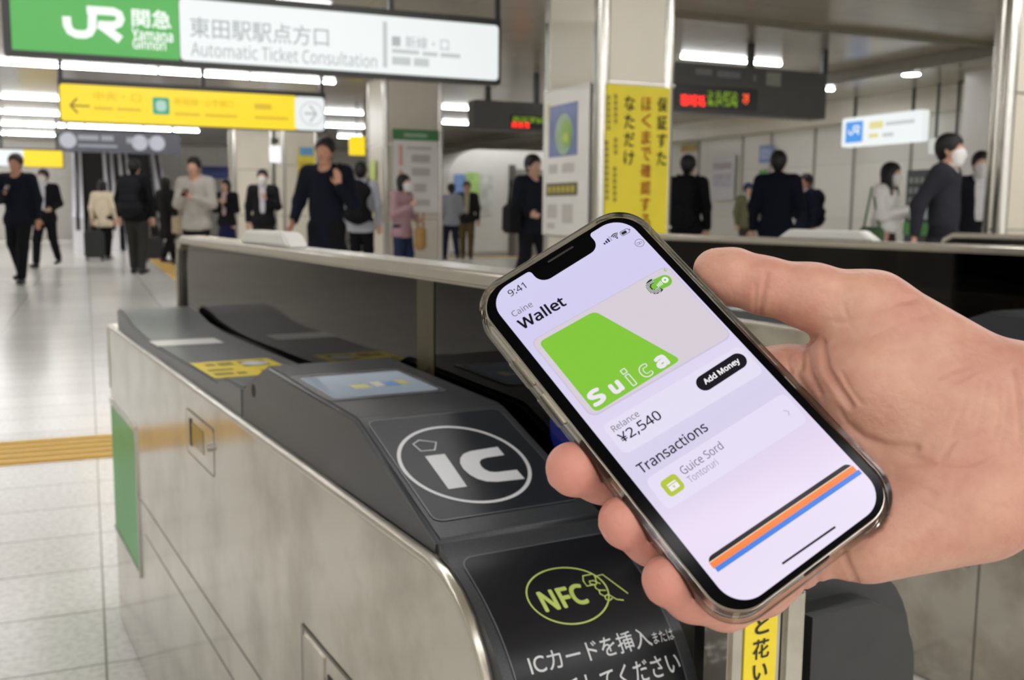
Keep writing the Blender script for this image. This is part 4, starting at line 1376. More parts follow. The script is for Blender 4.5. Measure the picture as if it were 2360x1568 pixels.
marks(js, 'small_print', LG2, [(a0[0], a0[1], a0[0] + .25, a0[1] + .035), (a0[0] + .28, a0[1] - .005, a0[0] + .42, a0[1] + .03), (a0[0] + .45, a0[1] - .005, a1[0], a0[1] + .03), (a0[0], a0[1] - .1, a0[0] + .17, a0[1] - .03), (a0[0] + .2, a0[1] - .1, a0[0] + .34, a0[1] - .03)], -.006, wpn)
# yellow direction sign
ys_ = hang_sign('direction_sign', -0.27, 15.3, 2.25, 'long yellow hanging sign with a left arrow and a white right end', 'sign')
Ly = lp(ys_, 748, 270)[0]
hy_ = .50
MB().box(-.02, .01, -.01, Ly + .02, .2, hy_ + .07).build('frame', FRAME, ys_, bevel=.006)
dw_ = lp(ys_, 680, 270)[0]
yp_ = MB().prism(rrect(0, 0, dw_ + .04, hy_, .05), -.004, .02, lambda a, b, c: (a, c, b)).build('yellow_panel', lit('sign_yellow', 'f7d51f', .95), ys_)
wp_ = MB().prism(rrect(dw_, .005, Ly, hy_ - .005, .06), -.008, .02, lambda a, b, c: (a, c, b)).build('white_panel', lit('sign_white', 'e6ebeb'), ys_)
hangers(ys_, [.02, Ly * .52, Ly - .03], hy_, Z_C - 2.25, .03)
BR = lit('sign_brown_mark', '80690f', .6)
BR2 = lit('sign_ochre_mark', 'd8b41b', .85)
a0 = lp(ys_, 162, 243)
MB().strip([(a0[0] + .09, a0[1] + .1), (a0[0], a0[1]), (a0[0] + .09, a0[1] - .1)], .03, vf(-.006)).strip([(a0[0], a0[1]), (a0[0] + .25, a0[1])], .025, vf(-.006)).build('arrow', BR, yp_)
a0, a1 = lp(ys_, 216, 243), lp(ys_, 325, 243)
text('sign_lettering', '中央・口', BR2, yp_, vf(-.006), (a0[0], .3, a1[0], .42), bold=.01)
marks(ys_, 'small_print', BR2, [(a0[0], .17, a0[0] + .25, .21), (a0[0] + .3, .17, a1[0], .21)], -.006, yp_)
a0, a1 = lp(ys_, 352, 255), lp(ys_, 391, 255)
ic_ = MB().prism(rrect(a0[0], .14, a1[0], .38, .03), -.007, 0, lambda a, b, c: (a, c, b)).build('green_symbol', lit('sign_teal', '3fae86', .7), yp_)
MB().poly(rrect(a0[0] + .045, .185, a1[0] - .045, .335, .05), vf(-.009)).build('symbol_field', lit('sign_pale_teal', 'bfe3d6', .7), ic_)
a0, a1 = lp(ys_, 402, 255), lp(ys_, 530, 255)
text('sign_lettering', '新宿線', BR2, yp_, vf(-.006), (a0[0], .28, a0[0] + .33, .39), bold=.01)
text('sign_lettering', '山手線口', BR2, yp_, vf(-.006), (a0[0] + .42, .28, a1[0] + .05, .39), bold=.01)
marks(ys_, 'small_print', BR2, [(a0[0], .14, a0[0] + .35, .18), (a0[0] + .42, .14, a1[0] + .1, .18), (a1[0] + .35, .28, a1[0] + .6, .36), (a1[0] + .35, .14, dw_ - .1, .18)], -.006, yp_)
a0 = lp(ys_, 726, 270)
cg = lit('sign_grey_mark', '8f9695')
MB().strip([(a0[0] - .08, .37), (a0[0] + .02, .25), (a0[0] - .08, .13)], .03, vf(-.012)).strip([(a0[0] - .16, .25), (a0[0], .25)], .03, vf(-.012)).strip(circle(a0[0] - .05, .25, .17, 28), .012, vf(-.012), closed=True).build('arrow', cg, wp_)
# grey sign over the escalators
gs = hang_sign('overhead_sign', -0.45, 22.8, 2.23, 'grey overhead sign with white symbols above the escalators', 'sign')
Lg = lp(gs, 416, 335)[0]
MB().box(0, 0, 0, Lg, .2, .42).build('panel', lit('sign_slate', '6d6e78', .35), gs, bevel=.01)
GWm = lit('sign_white_mark', 'f2f7f2')
for px, r_ in ((157, .16), (322, .16), (362, .16)):
    a0 = lp(gs, px, 331)
    MB().poly(circle(a0[0], .22, r_, 24), vf(-.004)).build('symbol_disc', lit('sign_symbol', 'cfd0da', .6), gs)
mk = []
for x0, x1, z0, z1 in ((180, 228, .24, .34), (234, 262, .24, .34), (180, 270, .1, .15), (292, 312, .2, .32), (335, 352, .22, .3)):
    b0, b1 = lp(gs, x0, 331)[0], lp(gs, x1, 331)[0]
    mk.append((b0, z0, b1, z1))
marks(gs, 'white_print', lit('sign_pale_mark', 'b9bac4', .5), mk, -.004)
hangers(gs, [.15, Lg - .15], .42, Z_C - 2.23, .03)
# small yellow and white sign far left
sy = hang_sign('small_sign', -1.8, 24.5, 1.96, 'small yellow sign with a white left part above the walking men at far left', 'sign')
x0, x1, xm = lp(sy, -20, 375)[0], lp(sy, 145, 375)[0], lp(sy, 55, 375)[0]
MB().box(x0 - .02, .01, -.01, x1 + .02, .16, .40).build('frame', FRAME, sy)
MB().box(xm, -.01, 0, x1, .02, .36).build('yellow_panel', lit('sign_yellow', 'f7d51f'), sy)
MB().box(x0, -.01, 0, xm, .02, .36).build('white_panel', lit('sign_white', 'e6ebeb'), sy)
hangers(sy, [x0 + .2, x1 - .1], .39, Z_C - 1.96, .03)
# departure boards
LEDR, LEDG, LEDY = (mat('led_' + n, c, rough=.4, emit=c, es=e, noise=(60, .05)) for n, c, e in (('red', 'ff2a1e', 2.2), ('green', '6f8f14', .9), ('orange', 'ff5a2a', 1.3)))
def dots_text(r, name, m, x0, z0, x1, z1, n, seed, y, par):
    rn_ = random.Random(seed)
    b = MB()
    for i in range(n):
        cw = (x1 - x0) / n
        for c in range(6):
            for rr_ in range(8):
                if rn_.random() < .62:
                    px, pz = x0 + cw * i + cw * .86 * c / 6, z0 + (z1 - z0) * rr_ / 8
                    b.poly([(px, pz), (px + cw * .115, pz), (px + cw * .115, pz + (z1 - z0) * .1), (px, pz + (z1 - z0) * .1)], vf(y))
    return b.build(name, m, par)
def board(s, t, z, px0, px1, hgt, label, led, head, hpx):
    r = hang_sign('departure_board', s, t, z, label, 'departure board', 'departure boards')
    b0, b1 = lp(r, px0, 250)[0], lp(r, px1, 250)[0]
    MB().box(b0, 0, 0, b1, .28, hgt).build('casing', mat('board_casing', '4b4b48', rough=.4, noise=(9, .06)), r, bevel=.01)
    l0, l1 = lp(r, led[0], 250)[0], lp(r, led[1], 250)[0]
    p = MB().box(l0, -.006, .04, l1, .0, hgt * .55).build('display', mat('led_black', '0b0c08', rough=.3, noise=(80, .2)), r)
    for nm, m, q0, q1, z0, z1, n in head:
        c0, c1 = lp(r, q0, 250)[0], lp(r, q1, 250)[0]
        dots_text(r, nm, m, c0, hgt * z0, c1, hgt * z1, n, q0, -.009, p)
    hangers(r, [lp(r, x, 250)[0] for x in hpx], hgt, Z_C - z, .035)
    return r, b0, b1
b1_, *_ = board(5.3, 13.8, 2.25, 1093, 1262, .42, 'small departure board with red and green lights left of the big column', (1176, 1262),
      (('green_lights', LEDG, 1182, 1255, .30, .50, 4), ('red_lights', LEDR, 1180, 1222, .12, .30, 3)), (1128, 1240))
b2_, c0, c1 = board(6.5, 10.25, 2.25, 1545, 1904, .56, 'large departure board with red and green lights right of the yellow banner', (1555, 1745),
      (('red_lights', LEDR, 1568, 1626, .12, .34, 3), ('green_lights', LEDG, 1630, 1700, .14, .46, 4), ('orange_light', LEDY, 1711, 1726, .22, .44, 1)), (1733, 1902))
e0, e1 = lp(b2_, 1765, 205)[0], lp(b2_, 1798, 205)[0]
MB().box(e0, -.006, .36, e1, 0, .52).build('grey_label', mat('board_label', '8a8c80', rough=.4, noise=(30, .1)), b2_)
marks(b2_, 'header_print', mat('board_print', '77787a', rough=.5, noise=(30, .1)), [(lp(b2_, x0, 190)[0], z0, lp(b2_, x1, 190)[0], z0 + .07) for x0, x1, z0 in ((1602, 1640, .43), (1652, 1705, .42), (1735, 1742, .40))], -.006)
# white lit sign with a blue emblem, hanging along the right side
bs = empty('direction_sign', hall(12.4, 14.32, 2.25), TH - math.pi / 2, 'white lit hanging sign with a blue emblem on its left end', 'sign')
MB().prism(rrect(0, 0, 1.86, .50, .05), 0, .14, lambda a, b, c: (a, c, b)).build('panel', lit('sign_white', 'e6ebeb'), bs)
bl = MB().box(.10, -.006, .07, .52, 0, .43).build('blue_field', lit('sign_blue', '3f93e6', .85), bs)
MB().strip([(.19, .29), (.19, .24), (.22, .22), (.27, .22), (.30, .25), (.30, .34)], .03, vf(-.009)).strip([(.30, .34), (.42, .34), (.44, .30), (.41, .27), (.33, .27)], .03, vf(-.0092)).strip([(.36, .27), (.44, .21)], .03, vf(-.0094)).build('emblem', GWm, bl)
marks(bs, 'yellow_print', lit('sign_pale_yellow', 'e3d98f', .8), [(.68, .27, 1.0, .39), (.68, .12, .9, .19)], -.006)
marks(bs, 'grey_print', lit('sign_pale_grey_mark', 'b3bbb9'), [(1.06, .30, 1.7, .36), (1.0, .12, 1.25, .18)], -.006)
hangers(bs, [.25, 1.6], .5, Z_C - 2.25, .02)
s2 = empty('small_sign', hall(12.3, t_at(2131, 12.3), 2.03), TH - math.pi / 2, 'small plain white sign right of the white sign with the blue emblem', 'sign')
MB().prism(rrect(0, 0, .62, .24, .03), 0, .08, lambda a, b, c: (a, c, b)).build('panel', lit('sign_soft_white', 'dcded8', .6), s2)
hangers(s2, [.1, .5], .24, Z_C - 2.03, .015)
# tall yellow banner and notice board on the nearest column
def wallthing(name, origin, rz, label, cat):
    return empty(name, origin, rz, label, cat)
yb = wallthing('banner', hall(3.80, 7.105, 0.85), TH, 'tall yellow paper banner with vertical black and red lettering on the nearest column', 'banner')
bw_ = 4.445 - 3.80 - .06
bz = z_at(1470, 198, 4.1, 7.1) - .85
MB().box(0, -.004, 0, bw_, .0, bz).build('sheet', mat('banner_yellow', 'dcca22', rough=.5, noise=(3, .04)), yb)
BI, BRD, BO = mat('banner_black', '3b371f', rough=.6, noise=(20, .1)), mat('banner_red', 'cf6a25', rough=.6, noise=(20, .06)), mat('banner_olive', '8f8622', rough=.6, noise=(20, .1))
def column_text(chars, m, px, y0, step, hpx, wpx, name='vertical_lettering'):
    o = None
    for k, ch in enumerate(chars):
        yc = y0 + step * k
        n = Vector((math.sin(TH), -math.cos(TH), 0))
        def loc_(x, y):
            qq = on_plane(x, y, yb.location, n) - yb.location
            return (qq.dot(HV), qq.z)
        pa, pb = loc_(px - wpx / 2 - .012 * (yc - 200), yc + hpx / 2), loc_(px + wpx / 2 - .012 * (yc - 200), yc - hpx / 2)
        text(name, ch, m, yb, lambda a, b: (a, -.007, b), (pa[0], pa[1], pb[0], pb[1]), bold=.02)
column_text('保証すた', BI, 1526, 242, 41, 33, 24)
column_text('ほくまで確認する', BRD, 1490, 240, 38.5, 32, 24)
column_text('なただけ', BI, 1451, 238, 42, 33, 25)
for px, y0, y1 in ((1418, 218, 300), (1418, 318, 370), (1416, 385, 470), (1402, 220, 310), (1398, 325, 470)):
    n = int((y1 - y0) / 14)
    b = MB()
    for k in range(n):
        nn = Vector((math.sin(TH), -math.cos(TH), 0))
        qa = on_plane(px - 4, y0 + 14 * k + 10, yb.location, nn) - yb.location
        qb = on_plane(px + 4, y0 + 14 * k, yb.location, nn) - yb.location
        b.poly([(qa.dot(HV), qa.z), (qb.dot(HV), qa.z), (qb.dot(HV), qb.z), (qa.dot(HV), qb.z)], vf(-.007))
    b.build('small_print', BO, yb)
# board on the left face of the nearest column: local x runs towards the corner
nb = wallthing('notice_board', hall(3.724, 8.08, 0.86), TH - math.pi / 2, 'white notice board with a blue and green picture on the nearest column', 'notice board')
MB().box(0, -.012, 0, .86, .0, 1.22).build('sheet', mat('board_white', 'dfdcd6', rough=.3, noise=(3, .02)), nb)
pc = MB().box(.12, -.016, .66, .66, -.012, 1.09).build('picture', mat('picture_blue', '4d63a0', rough=.35, noise=(5, .18)), nb)
MB().poly(circle(.42, .84, .17, 28, .17), vf(-.0185)).build('picture_pale_disc', mat('picture_mist', '8fae8c', rough=.35, noise=(6, .25)), pc)
MB().poly(circle(.46, .84, .10, 24, .115), vf(-.021)).build('picture_green_disc', mat('picture_green', '7fae35', rough=.35, noise=(9, .25)), pc)
MB().poly(circle(.47, .81, .04, 16), vf(-.0235)).build('picture_yellow_spot', mat('picture_yellow', 'c2cf3a', rough=.35, noise=(9, .15)), pc)
MB().box(.08, -.016, .98, .14, -.0125, 1.12).build('yellow_tab', mat('tab_yellow', 'd8cf8a', rough=.4, noise=(9, .1)), nb)
lb_ = MB().box(.08, -.016, .33, .68, -.012, .44).build('dark_label', mat('label_dark', '55501f', rough=.4, noise=(9, .2)), nb)
marks(nb, 'label_print', mat('label_yellow', 'b9a722', rough=.5, noise=(20, .1)), [(.12 + .09 * k, .36, .18 + .09 * k, .41) for k in range(6)], -.0185, lb_)
marks(nb, 'faint_print', mat('faint_ink', 'bdb9b2', rough=.5, noise=(30, .06)), [(.12, .52, .3, .6), (.38, .52, .62, .6), (.1, .14, .3, .26), (.4, .1, .6, .26), (.1, .05, .26, .1)], -.0145)
# notice board on the second column
s0_ = s_at(905, 14.98)
n2 = wallthing('notice_board', hall(s0_, 14.985, z_at(955, 490, s0_, 15)), TH, 'white notice board with a green header strip beside the woman in pink', 'notice board')
w2 = s_at(1010, 14.98) - s0_
h2 = z_at(955, 298, s0_, 15) - n2.location.z
MB().box(0, -.02, 0, w2, 0, h2).build('sheet', mat('board_white', 'dfdcd6'), n2)
MB().box(0, -.026, h2 - .165, w2, -.02, h2).build('green_header', mat('header_green', '3d7a42', rough=.4, noise=(9, .06)), n2)
marks(n2, 'header_print', mat('header_print', '8fb393', rough=.5, noise=(20, .06)), [(.18, h2 - .115, .55, h2 - .06)], -.029)
marks(n2, 'red_print', mat('print_pink', 'd9a79c', rough=.5, noise=(20, .06)), [(.1, h2 - .55, .16, h2 - .24), (.1, h2 - .75, .16, h2 - .62)], -.023)
marks(n2, 'grey_print', mat('print_grey', 'b9b5ae', rough=.5, noise=(20, .06)), [(.22, h2 - .3, .62, h2 - .26), (.3, h2 - .5, .6, h2 - .38), (.3, h2 - .7, .6, h2 - .58), (.34, h2 - .95, .54, h2 - .82), (.12, .1, .6, .2)], -.023)
# yellow posters
def poster(px0, px1, y0, y1, t, cols, label, s=None):
    a, b = s_at(px0, t), s_at(px1, t)
    z0, z1 = z_at((px0 + px1) / 2, y1, (a + b) / 2, t), z_at((px0 + px1) / 2, y0, (a + b) / 2, t)
    r = wallthing('poster', hall(a, t, z0), TH, label, 'poster')
    MB().box(0, -.012, 0, b - a, 0, z1 - z0).build('sheet', mat('sheet_' + cols[0], cols[0], rough=.4, noise=(5, .08)), r)
    for k, (f0, f1, c) in enumerate(cols[1:]):
        MB().box(.04, -.017 - .002 * k, (z1 - z0) * f0, (b - a) - .04, -.0125, (z1 - z0) * f1).build('printed_band', mat('band_' + c, c, rough=.4, noise=(9, .15)), r)
    return r
poster(688, 728, 340, 455, 22.98, ('dfc93a', (.84, 1.0, '5b9cc8'), (.4, .7, 'c2ad2a')), 'yellow poster with a blue top edge behind the man in the navy jumper')
poster(468, 528, 384, 412, 33.95, ('3a4d9e', (.1, .55, '5c6fc4')), 'blue sign on the far wall behind the man in the grey hoodie')
yb2 = empty('small_sign', hall(s_at(807, 18.9), 18.9, z_at(822, 358, s_at(822, 18.9), 18.9)), TH, 'small bright yellow sign left of the second column', 'sign')
MB().box(0, -.02, 0, .3, .04, .36).build('panel', lit('sign_yellow', 'f7d51f'), yb2)
MB().box(.14, 0, .36, .16, .02, Z_C - yb2.location.z).build('hanger', FRAME, yb2)
empty_ = None
lf = empty('hanging_screen', hall(s_at(637, 22), 22, z_at(637, 375, s_at(637, 22), 22)), TH, 'small bright white lamp panel hanging beside the far column', 'light panel')
MB().prism(rrect(-.12, 0, .12, .36, .05), -.02, .06, lambda a, b, c: (a, c, b)).build('panel', lit('panel_glow', 'f1f0f6', .95), lf)
MB().box(-.08, -.0, .40, .08, .08, .52).build('bracket', FRAME, lf)
MB().box(-.015, .02, .3, .015, .05, Z_C - lf.location.z).build('hanger', FRAME, lf)
# strip posters on the left side of the second column
p3 = wallthing('poster', hall(C2[0] - .006, C2[1] + .78, 1.0), TH - math.pi / 2, 'narrow lime poster on the left side of the second column', 'poster')
MB().box(0, -.006, 0, .35, 0, .85).build('sheet', mat('sheet_lime', 'c2d06a', rough=.4, noise=(3, .15)), p3)
MB().box(0, -.01, 0, .35, -.006, .3).build('printed_band', mat('band_yellow', 'e0d62a', rough=.4, noise=(3, .1)), p3)
# notices on the right wall
def wposter(px0, px1, y0, y1, cols, label):
    s_ = 12.93
    t1_, t0_ = t_at(px0, s_), t_at(px1, s_)
    tm = (t0_ + t1_) / 2
    z0, z1 = z_at((px0 + px1) / 2, y1, s_, tm), z_at((px0 + px1) / 2, y0, s_, tm)
    r = wallthing('poster', hall(s_, t1_, z0), TH - math.pi / 2, label, 'poster')
    MB().box(0, -.01, 0, t1_ - t0_, 0, z1 - z0).build('sheet', mat('sheet_' + cols[0], cols[0], rough=.4, noise=(4, .04)), r)
    for k, (f0, f1, c) in enumerate(cols[1:]):
        MB().box((t1_ - t0_) * .12, -.015, (z1 - z0) * f0, (t1_ - t0_) * .88, -.01, (z1 - z0) * f1).build('printed_band', mat('band_' + c, c, rough=.4, noise=(9, .15)), r)
wposter(1636, 1690, 360, 462, ('dad8da', (.7, .85, 'b9aeb6'), (.3, .6, 'c6c2cc')), 'pale notice with faint pink print on the right wall')
wposter(1746, 1776, 335, 375, ('7d95c9', (.2, .8, 'a9b9dd')), 'small blue notice above the head of the tall man in navy')
wposter(1747, 1764, 392, 420, ('63b04f',), 'small green notice on the right wall beside the tall man in navy')
wposter(1566, 1600, 334, 350, ('b39348',), 'brown wooden coloured notice right of the yellow banner')
# ticket machine against the right wall
tm_t = t_at(2165, 12.2)
tm = empty('ticket_machine', hall(12.15, tm_t, 0), TH - math.pi / 2, 'dark grey ticket machine with green trim behind the woman in white', 'ticket machine')
tl = t_at(2085, 12.15) - tm_t
MB().box(-tl, 0, 0, 0, .6, 1.78).build('cabinet', mat('machine_grey', '3c3f3d', rough=.4, noise=(5, .1)), tm, bevel=.01)
b = MB()
for k in range(5):
    for j in range(3):
        b.box(-tl + .08 + k * (tl - .1) / 5, -.012, 1.25 + j * .16, -tl + .08 + k * (tl - .1) / 5 + (tl - .1) / 8, 0, 1.34 + j * .16)
b.build('ticket_slots', mat('machine_slots', '8b8e88', rough=.4, noise=(20, .2)), tm)
MB().box(-tl, -.014, .75, 0, 0, .95).build('green_trim', mat('machine_green', '4f8f4a', rough=.4, noise=(9, .1)), tm)
MB().box(-tl + .1, -.016, 1.0, -.1, 0, 1.2).build('screen', lit('machine_screen', 'a9b4b0', .3), tm)

# ------------------------------------------------------------------ people (local axes: x to their left, front is -y, z up; heights for a 1.72 m figure)
def skin(name, c):
    return mat(name, c, rough=0.5, noise=(40, 0.06))
SKINS = [skin('skin_a', 'c99a80'), skin('skin_b', 'd3a78e'), skin('skin_c', 'bd8a70')]
HAIR = mat('black_hair', '0c0a08', rough=0.55, noise=(60, 0.3))
EYE = mat('eye_dark', '1c1512', rough=0.2, noise=(60, 0.1))
LIP = mat('lips', 'a8685c', rough=0.5, noise=(60, 0.1))
MASK = mat('face_mask', 'e9e8e6', rough=0.7, noise=(60, 0.02))
SHOE = mat('black_shoe', '17161a', rough=0.4, noise=(40, 0.1))
def cloth(c):
    return mat('cloth_' + c, c, rough=0.85, spec=0.2, noise=(28, 0.10), bump=(45, 0.35))
def v3(*a):
    return np.array(a, float)
def lerp(a, b, t):
    return a + (b - a) * t
def make_person(px, Y, h, face, label, top='1a2030', legs='17171a', skin_i=0, arms=('down', 'down'), gait='stand', mask=False,
                hair='short', inner=None, skirt=False, res=0.013, hem=0.80, shoes=True, head_down=0.0, cap=None, collar=None, group=None):
    d = ray(px, 480)
    loc = Vector((d.x / d.y * Y, Y, 0))
    S = h / 1.72
    SK = SKINS[skin_i]
    hipz = 0.90
    # legs
    st_ = {'stand': (0.0, 0.0), 'walk': (0.22, -0.20), 'stride': (-0.24, 0.26), 'easy': (0.07, -0.05)}[gait]
    J = {}
    for i, sd in enumerate((1, -1)):
        f_ = st_[i]                                   # forward offset of the foot
        hip = v3(.085 * sd, 0, hipz)
        lift = 0.06 if f_ < -0.1 else 0.0
        ank = v3(.085 * sd, -f_, .085 + lift)
        knee = lerp(hip, ank, .5) + v3(.01 * sd, -.035 - (.06 if f_ < -0.1 else 0.0), .015)
        toe = ank + v3(.02 * sd, -.16, -.045 - (.03 if lift else 0))
        J[i] = (hip, knee, ank, toe)
    # arms; the first entry is their left arm (+x)
    A = {}
    for i, sd in enumerate((1, -1)):
        sh = v3(.185 * sd, .01, 1.405)
        m = arms[i]
        if m == 'down':
            el, wr, hd = v3(.245 * sd, .035, 1.13), v3(.255 * sd, -.02, .885), v3(0, -.04, -1)
        elif m == 'swing':
            el, wr, hd = v3(.25 * sd, .09, 1.14), v3(.27 * sd, -.02, .90), v3(0, -.2, -1)
        elif m == 'back':
            el, wr, hd = v3(.24 * sd, .15, 1.14), v3(.25 * sd, .16, .90), v3(0, .1, -1)
        elif m == 'phone':
            el, wr, hd = v3(.235 * sd, -.03, 1.12), v3(.06 * sd, -.26, 1.20), v3(-.5 * sd, -.7, .35)
        elif m == 'chest':
            el, wr, hd = v3(.24 * sd, -.02, 1.12), v3(.09 * sd, -.22, 1.23), v3(-.4 * sd, -.5, .6)
        elif m == 'strap':
            el, wr, hd = v3(.27 * sd, -.05, 1.13), v3(.19 * sd, -.20, 1.27), v3(-.15 * sd, .1, 1)
        elif m == 'bent':
            el, wr, hd = v3(.245 * sd, .03, 1.13), v3(.20 * sd, -.18, 1.02), v3(-.3 * sd, -1, -.1)
        elif m == 'rail':
            el, wr, hd = v3(.27 * sd, .02, 1.14), v3(.275 * sd, -.12, .96), v3(0, -.7, -.5)
        hd = hd / np.linalg.norm(hd)
        A[i] = (sh, el, wr, hd)
    hz, hy = 1.585, -.015 - .05 * head_down
    B = []
    B.append((v3(0, 0, .96), v3(0, .005, 1.10), .125, .115, dict(flat=((0, 1, 0), .72), k=.08)))
    B.append((v3(0, .005, 1.10), v3(0, .01, 1.33), .115, .135, dict(flat=((0, 1, 0), .72), k=.08)))
    B.append((v3(-.13, .015, 1.385), v3(.13, .015, 1.385), .062, .062, dict(k=.07)))
    B.append((v3(0, .012, 1.40), v3(0, -.005, 1.50), .058, .054, dict(k=.05)))
    # head: cranium, face, jaw, nose, ears, brow
    B.append((v3(0, hy + .018, hz + .035), v3(0, hy - .005, hz + .02), .088, .085, dict(flat=((1, 0, 0), .86), k=.02)))
    B.append((v3(0, hy - .03, hz - .01), v3(0, hy - .045, hz - .075), .066, .040, dict(flat=((1, 0, 0), .95), k=.04)))
    B.append((v3(0, hy - .098, hz + .005), v3(0, hy - .112, hz - .022), .010, .015, dict(k=.02)))
    for sd in (1, -1):
        B.append((v3(.079 * sd, hy + .012, hz + .012), v3(.077 * sd, hy + .010, hz - .022), .016, .012, dict(flat=((1, 0, 0), .5), k=.01)))
        B.append((v3(.012 * sd, hy - .088, hz + .028), v3(.045 * sd, hy - .076, hz + .026), .011, .010, dict(k=.02)))
        B.append((v3(.032 * sd, hy - .098, hz + .006), v3(.034 * sd, hy - .098, hz + .006), .012, .012, dict(sub=True, k=.015)))
    HB = []
    for i, sd in enumerate((1, -1)):
        sh, el, wr, hd = A[i]
        B += [(sh, el, .050, .040, dict(k=.04)), (el, wr, .039, .027, dict(k=.03))]
        ac = v3(1, 0, 0) if abs(hd[2]) > .8 else v3(0, 0, 1)
        side = np.cross(hd, v3(0, 1, 0) if abs(hd[2]) > .8 else v3(1, 0, 0))
        side = side - hd * (side @ hd)
        side /= np.linalg.norm(side)
        nrm = np.cross(hd, side)
        pm = wr + hd * .085
        B.append((wr + hd * .015, pm, .030, .036, dict(flat=(nrm, .55), k=.02)))
        fl = (.078, .088, .080, .062)
        for k_ in range(4):
            o = side * (.027 - .018 * k_)
            kn = pm + o + hd * fl[k_] * .5
            cv = nrm * .02 * (1 if k_ else .7)
            B += [(pm + o, kn, .0105, .010, dict(k=.008)), (kn, kn + hd * fl[k_] * .4 + cv, .010, .0085, dict(k=.006))]
        th = wr + hd * .035 + side * .028
        B += [(th, th + side * .028 + hd * .03, .012, .011, dict(k=.01)), (th + side * .028 + hd * .03, th + side * .033 + hd * .06, .011, .009, dict(k=.006))]
    for i in (0, 1):
        hip, knee, ank, toe = J[i]
        B += [(hip, knee, .088, .056, dict(k=.05)), (knee, ank, .056, .036, dict(k=.03)), (ank + v3(0, .03, -.04), toe, .036, .026, dict(k=.03))]
    rs = max(res, .0085)
    body = blob('person', [(a * S, b * S, ra * S, rb * S, o) for a, b, ra, rb, o in B], rs, .02, SK)
    body.location = loc
    body.rotation_euler = (0, 0, math.radians(face))
    tag(body, label, 'person', group)
    def piece(name, prims, m, k=.03, r=None, it=2):
        return blob(name, [(np.array(p[0]) * S, np.array(p[1]) * S, p[2] * S, p[3] * S, p[4] if len(p) > 4 else {}) for p in prims], r or max(res, .011), k, m, body, it)
    # trousers or skirt
    T = []
    if not skirt:
        T.append((v3(0, 0, .97), v3(0, 0, .88), .138, .142, dict(flat=((0, 1, 0), .78), k=.06)))
        for i in (0, 1):
            hip, knee, ank, toe = J[i]
            T += [(hip, knee, .103, .078, dict(k=.04)), (knee, lerp(knee, ank, .93), .078, .062, dict(k=.03))]
        piece('trousers', T, cloth(legs))
    else:
        T = [(v3(0, 0, .97), v3(0, 0, .55), .135, .20, dict(flat=((0, 1, 0), .8), k=.05))]
        piece('skirt', T, cloth(legs))
    # top
    C = [(v3(0, .0, hem + .06), v3(0, .005, 1.08), .158, .150, dict(flat=((0, 1, 0), .76), k=.08)),
         (v3(0, .005, 1.08), v3(0, .012, 1.33), .150, .168, dict(flat=((0, 1, 0), .74), k=.08)),
         (v3(-.135, .015, 1.385), v3(.135, .015, 1.385), .083, .083, dict(k=.07)),
         (v3(0, .02, 1.40), v3(0, .012, 1.455), .078, .072, dict(k=.03))]
    if inner:
        C.append((v3(0, -.175, .70), v3(0, -.15, 1.46), .07, .082, dict(sub=True, k=.015)))
    C.append((v3(0, -.03, 1.52), v3(0, -.06, 1.47), .075, .066, dict(sub=True, k=.02)))
    C.append((v3(-.07, 0, hem + .07), v3(.07, 0, hem + .07), .130, .130, dict(flat=((0, 1, 0), .95), k=.07)))
    C.append((v3(-.3, 0, hem - .42), v3(.3, 0, hem - .42), .42, .42, dict(sub=True, k=.012)))
    for i in (0, 1):
        sh, el, wr, hd = A[i]
        C += [(sh, el, .076, .062, dict(k=.05)), (el, lerp(el, wr, .96), .062, .046, dict(k=.04))]
    piece('jacket' if inner else 'top', C, cloth(top))
    if inner:
        piece('shirt', [(v3(0, 0, .90), v3(0, .005, 1.10), .140, .133, dict(flat=((0, 1, 0), .74), k=.06)), (v3(0, .005, 1.10), v3(0, .008, 1.34), .133, .150, dict(flat=((0, 1, 0), .74), k=.06)),
                        (v3(0, .008, 1.38), v3(0, .004, 1.465), .082, .070, dict(k=.04))], cloth(inner))
    if collar:
        piece('collar', [(v3(-.065, -.03, 1.455), v3(0, .055, 1.47), .028, .028), (v3(0, .055, 1.47), v3(.065, -.03, 1.455), .028, .028), (v3(.065, -.03, 1.455), v3(.02, -.075, 1.40), .028, .022), (v3(-.065, -.03, 1.455), v3(-.02, -.075, 1.40), .028, .022)], cloth(collar), .02)
    # shoes
    for i in (0, 1):
        hip, knee, ank, toe = J[i]
        piece('shoe', [(ank + v3(0, .035, -.045), toe + v3(0, .0, .004), .043, .035), (ank + v3(0, .01, -.01), ank + v3(0, -.02, -.03), .042, .04)], SHOE, .03)
    # hair
    H_ = [(v3(0, hy + .024, hz + .052), v3(0, hy + .004, hz + .05), .106, .105, dict(flat=((1, 0, 0), .87), k=.02)),
          (v3(0, hy + .05, hz + .0), v3(0, hy + .045, hz - .03), .070, .060, dict(flat=((1, 0, 0), .95), k=.03))]
    if hair == 'long':
        H_ += [(v3(0, hy + .055, hz + .02), v3(0, hy + .075, hz - .22), .088, .070, dict(flat=((0, 1, 0), .7), k=.03)),
               (v3(.075, hy + .01, hz + .02), v3(.092, hy - .03, hz - .21), .038, .034, dict(k=.03)), (v3(-.075, hy + .01, hz + .02), v3(-.092, hy - .03, hz - .21), .038, .034, dict(k=.03))]
    if hair == 'bob':
        H_ += [(v3(.06, hy + .03, hz + .0), v3(.065, hy + .01, hz - .08), .048, .04, dict(k=.03)), (v3(-.06, hy + .03, hz + .0), v3(-.065, hy + .01, hz - .08), .048, .04, dict(k=.03)), (v3(0, hy + .06, hz), v3(0, hy + .06, hz - .08), .06, .055, dict(k=.03))]
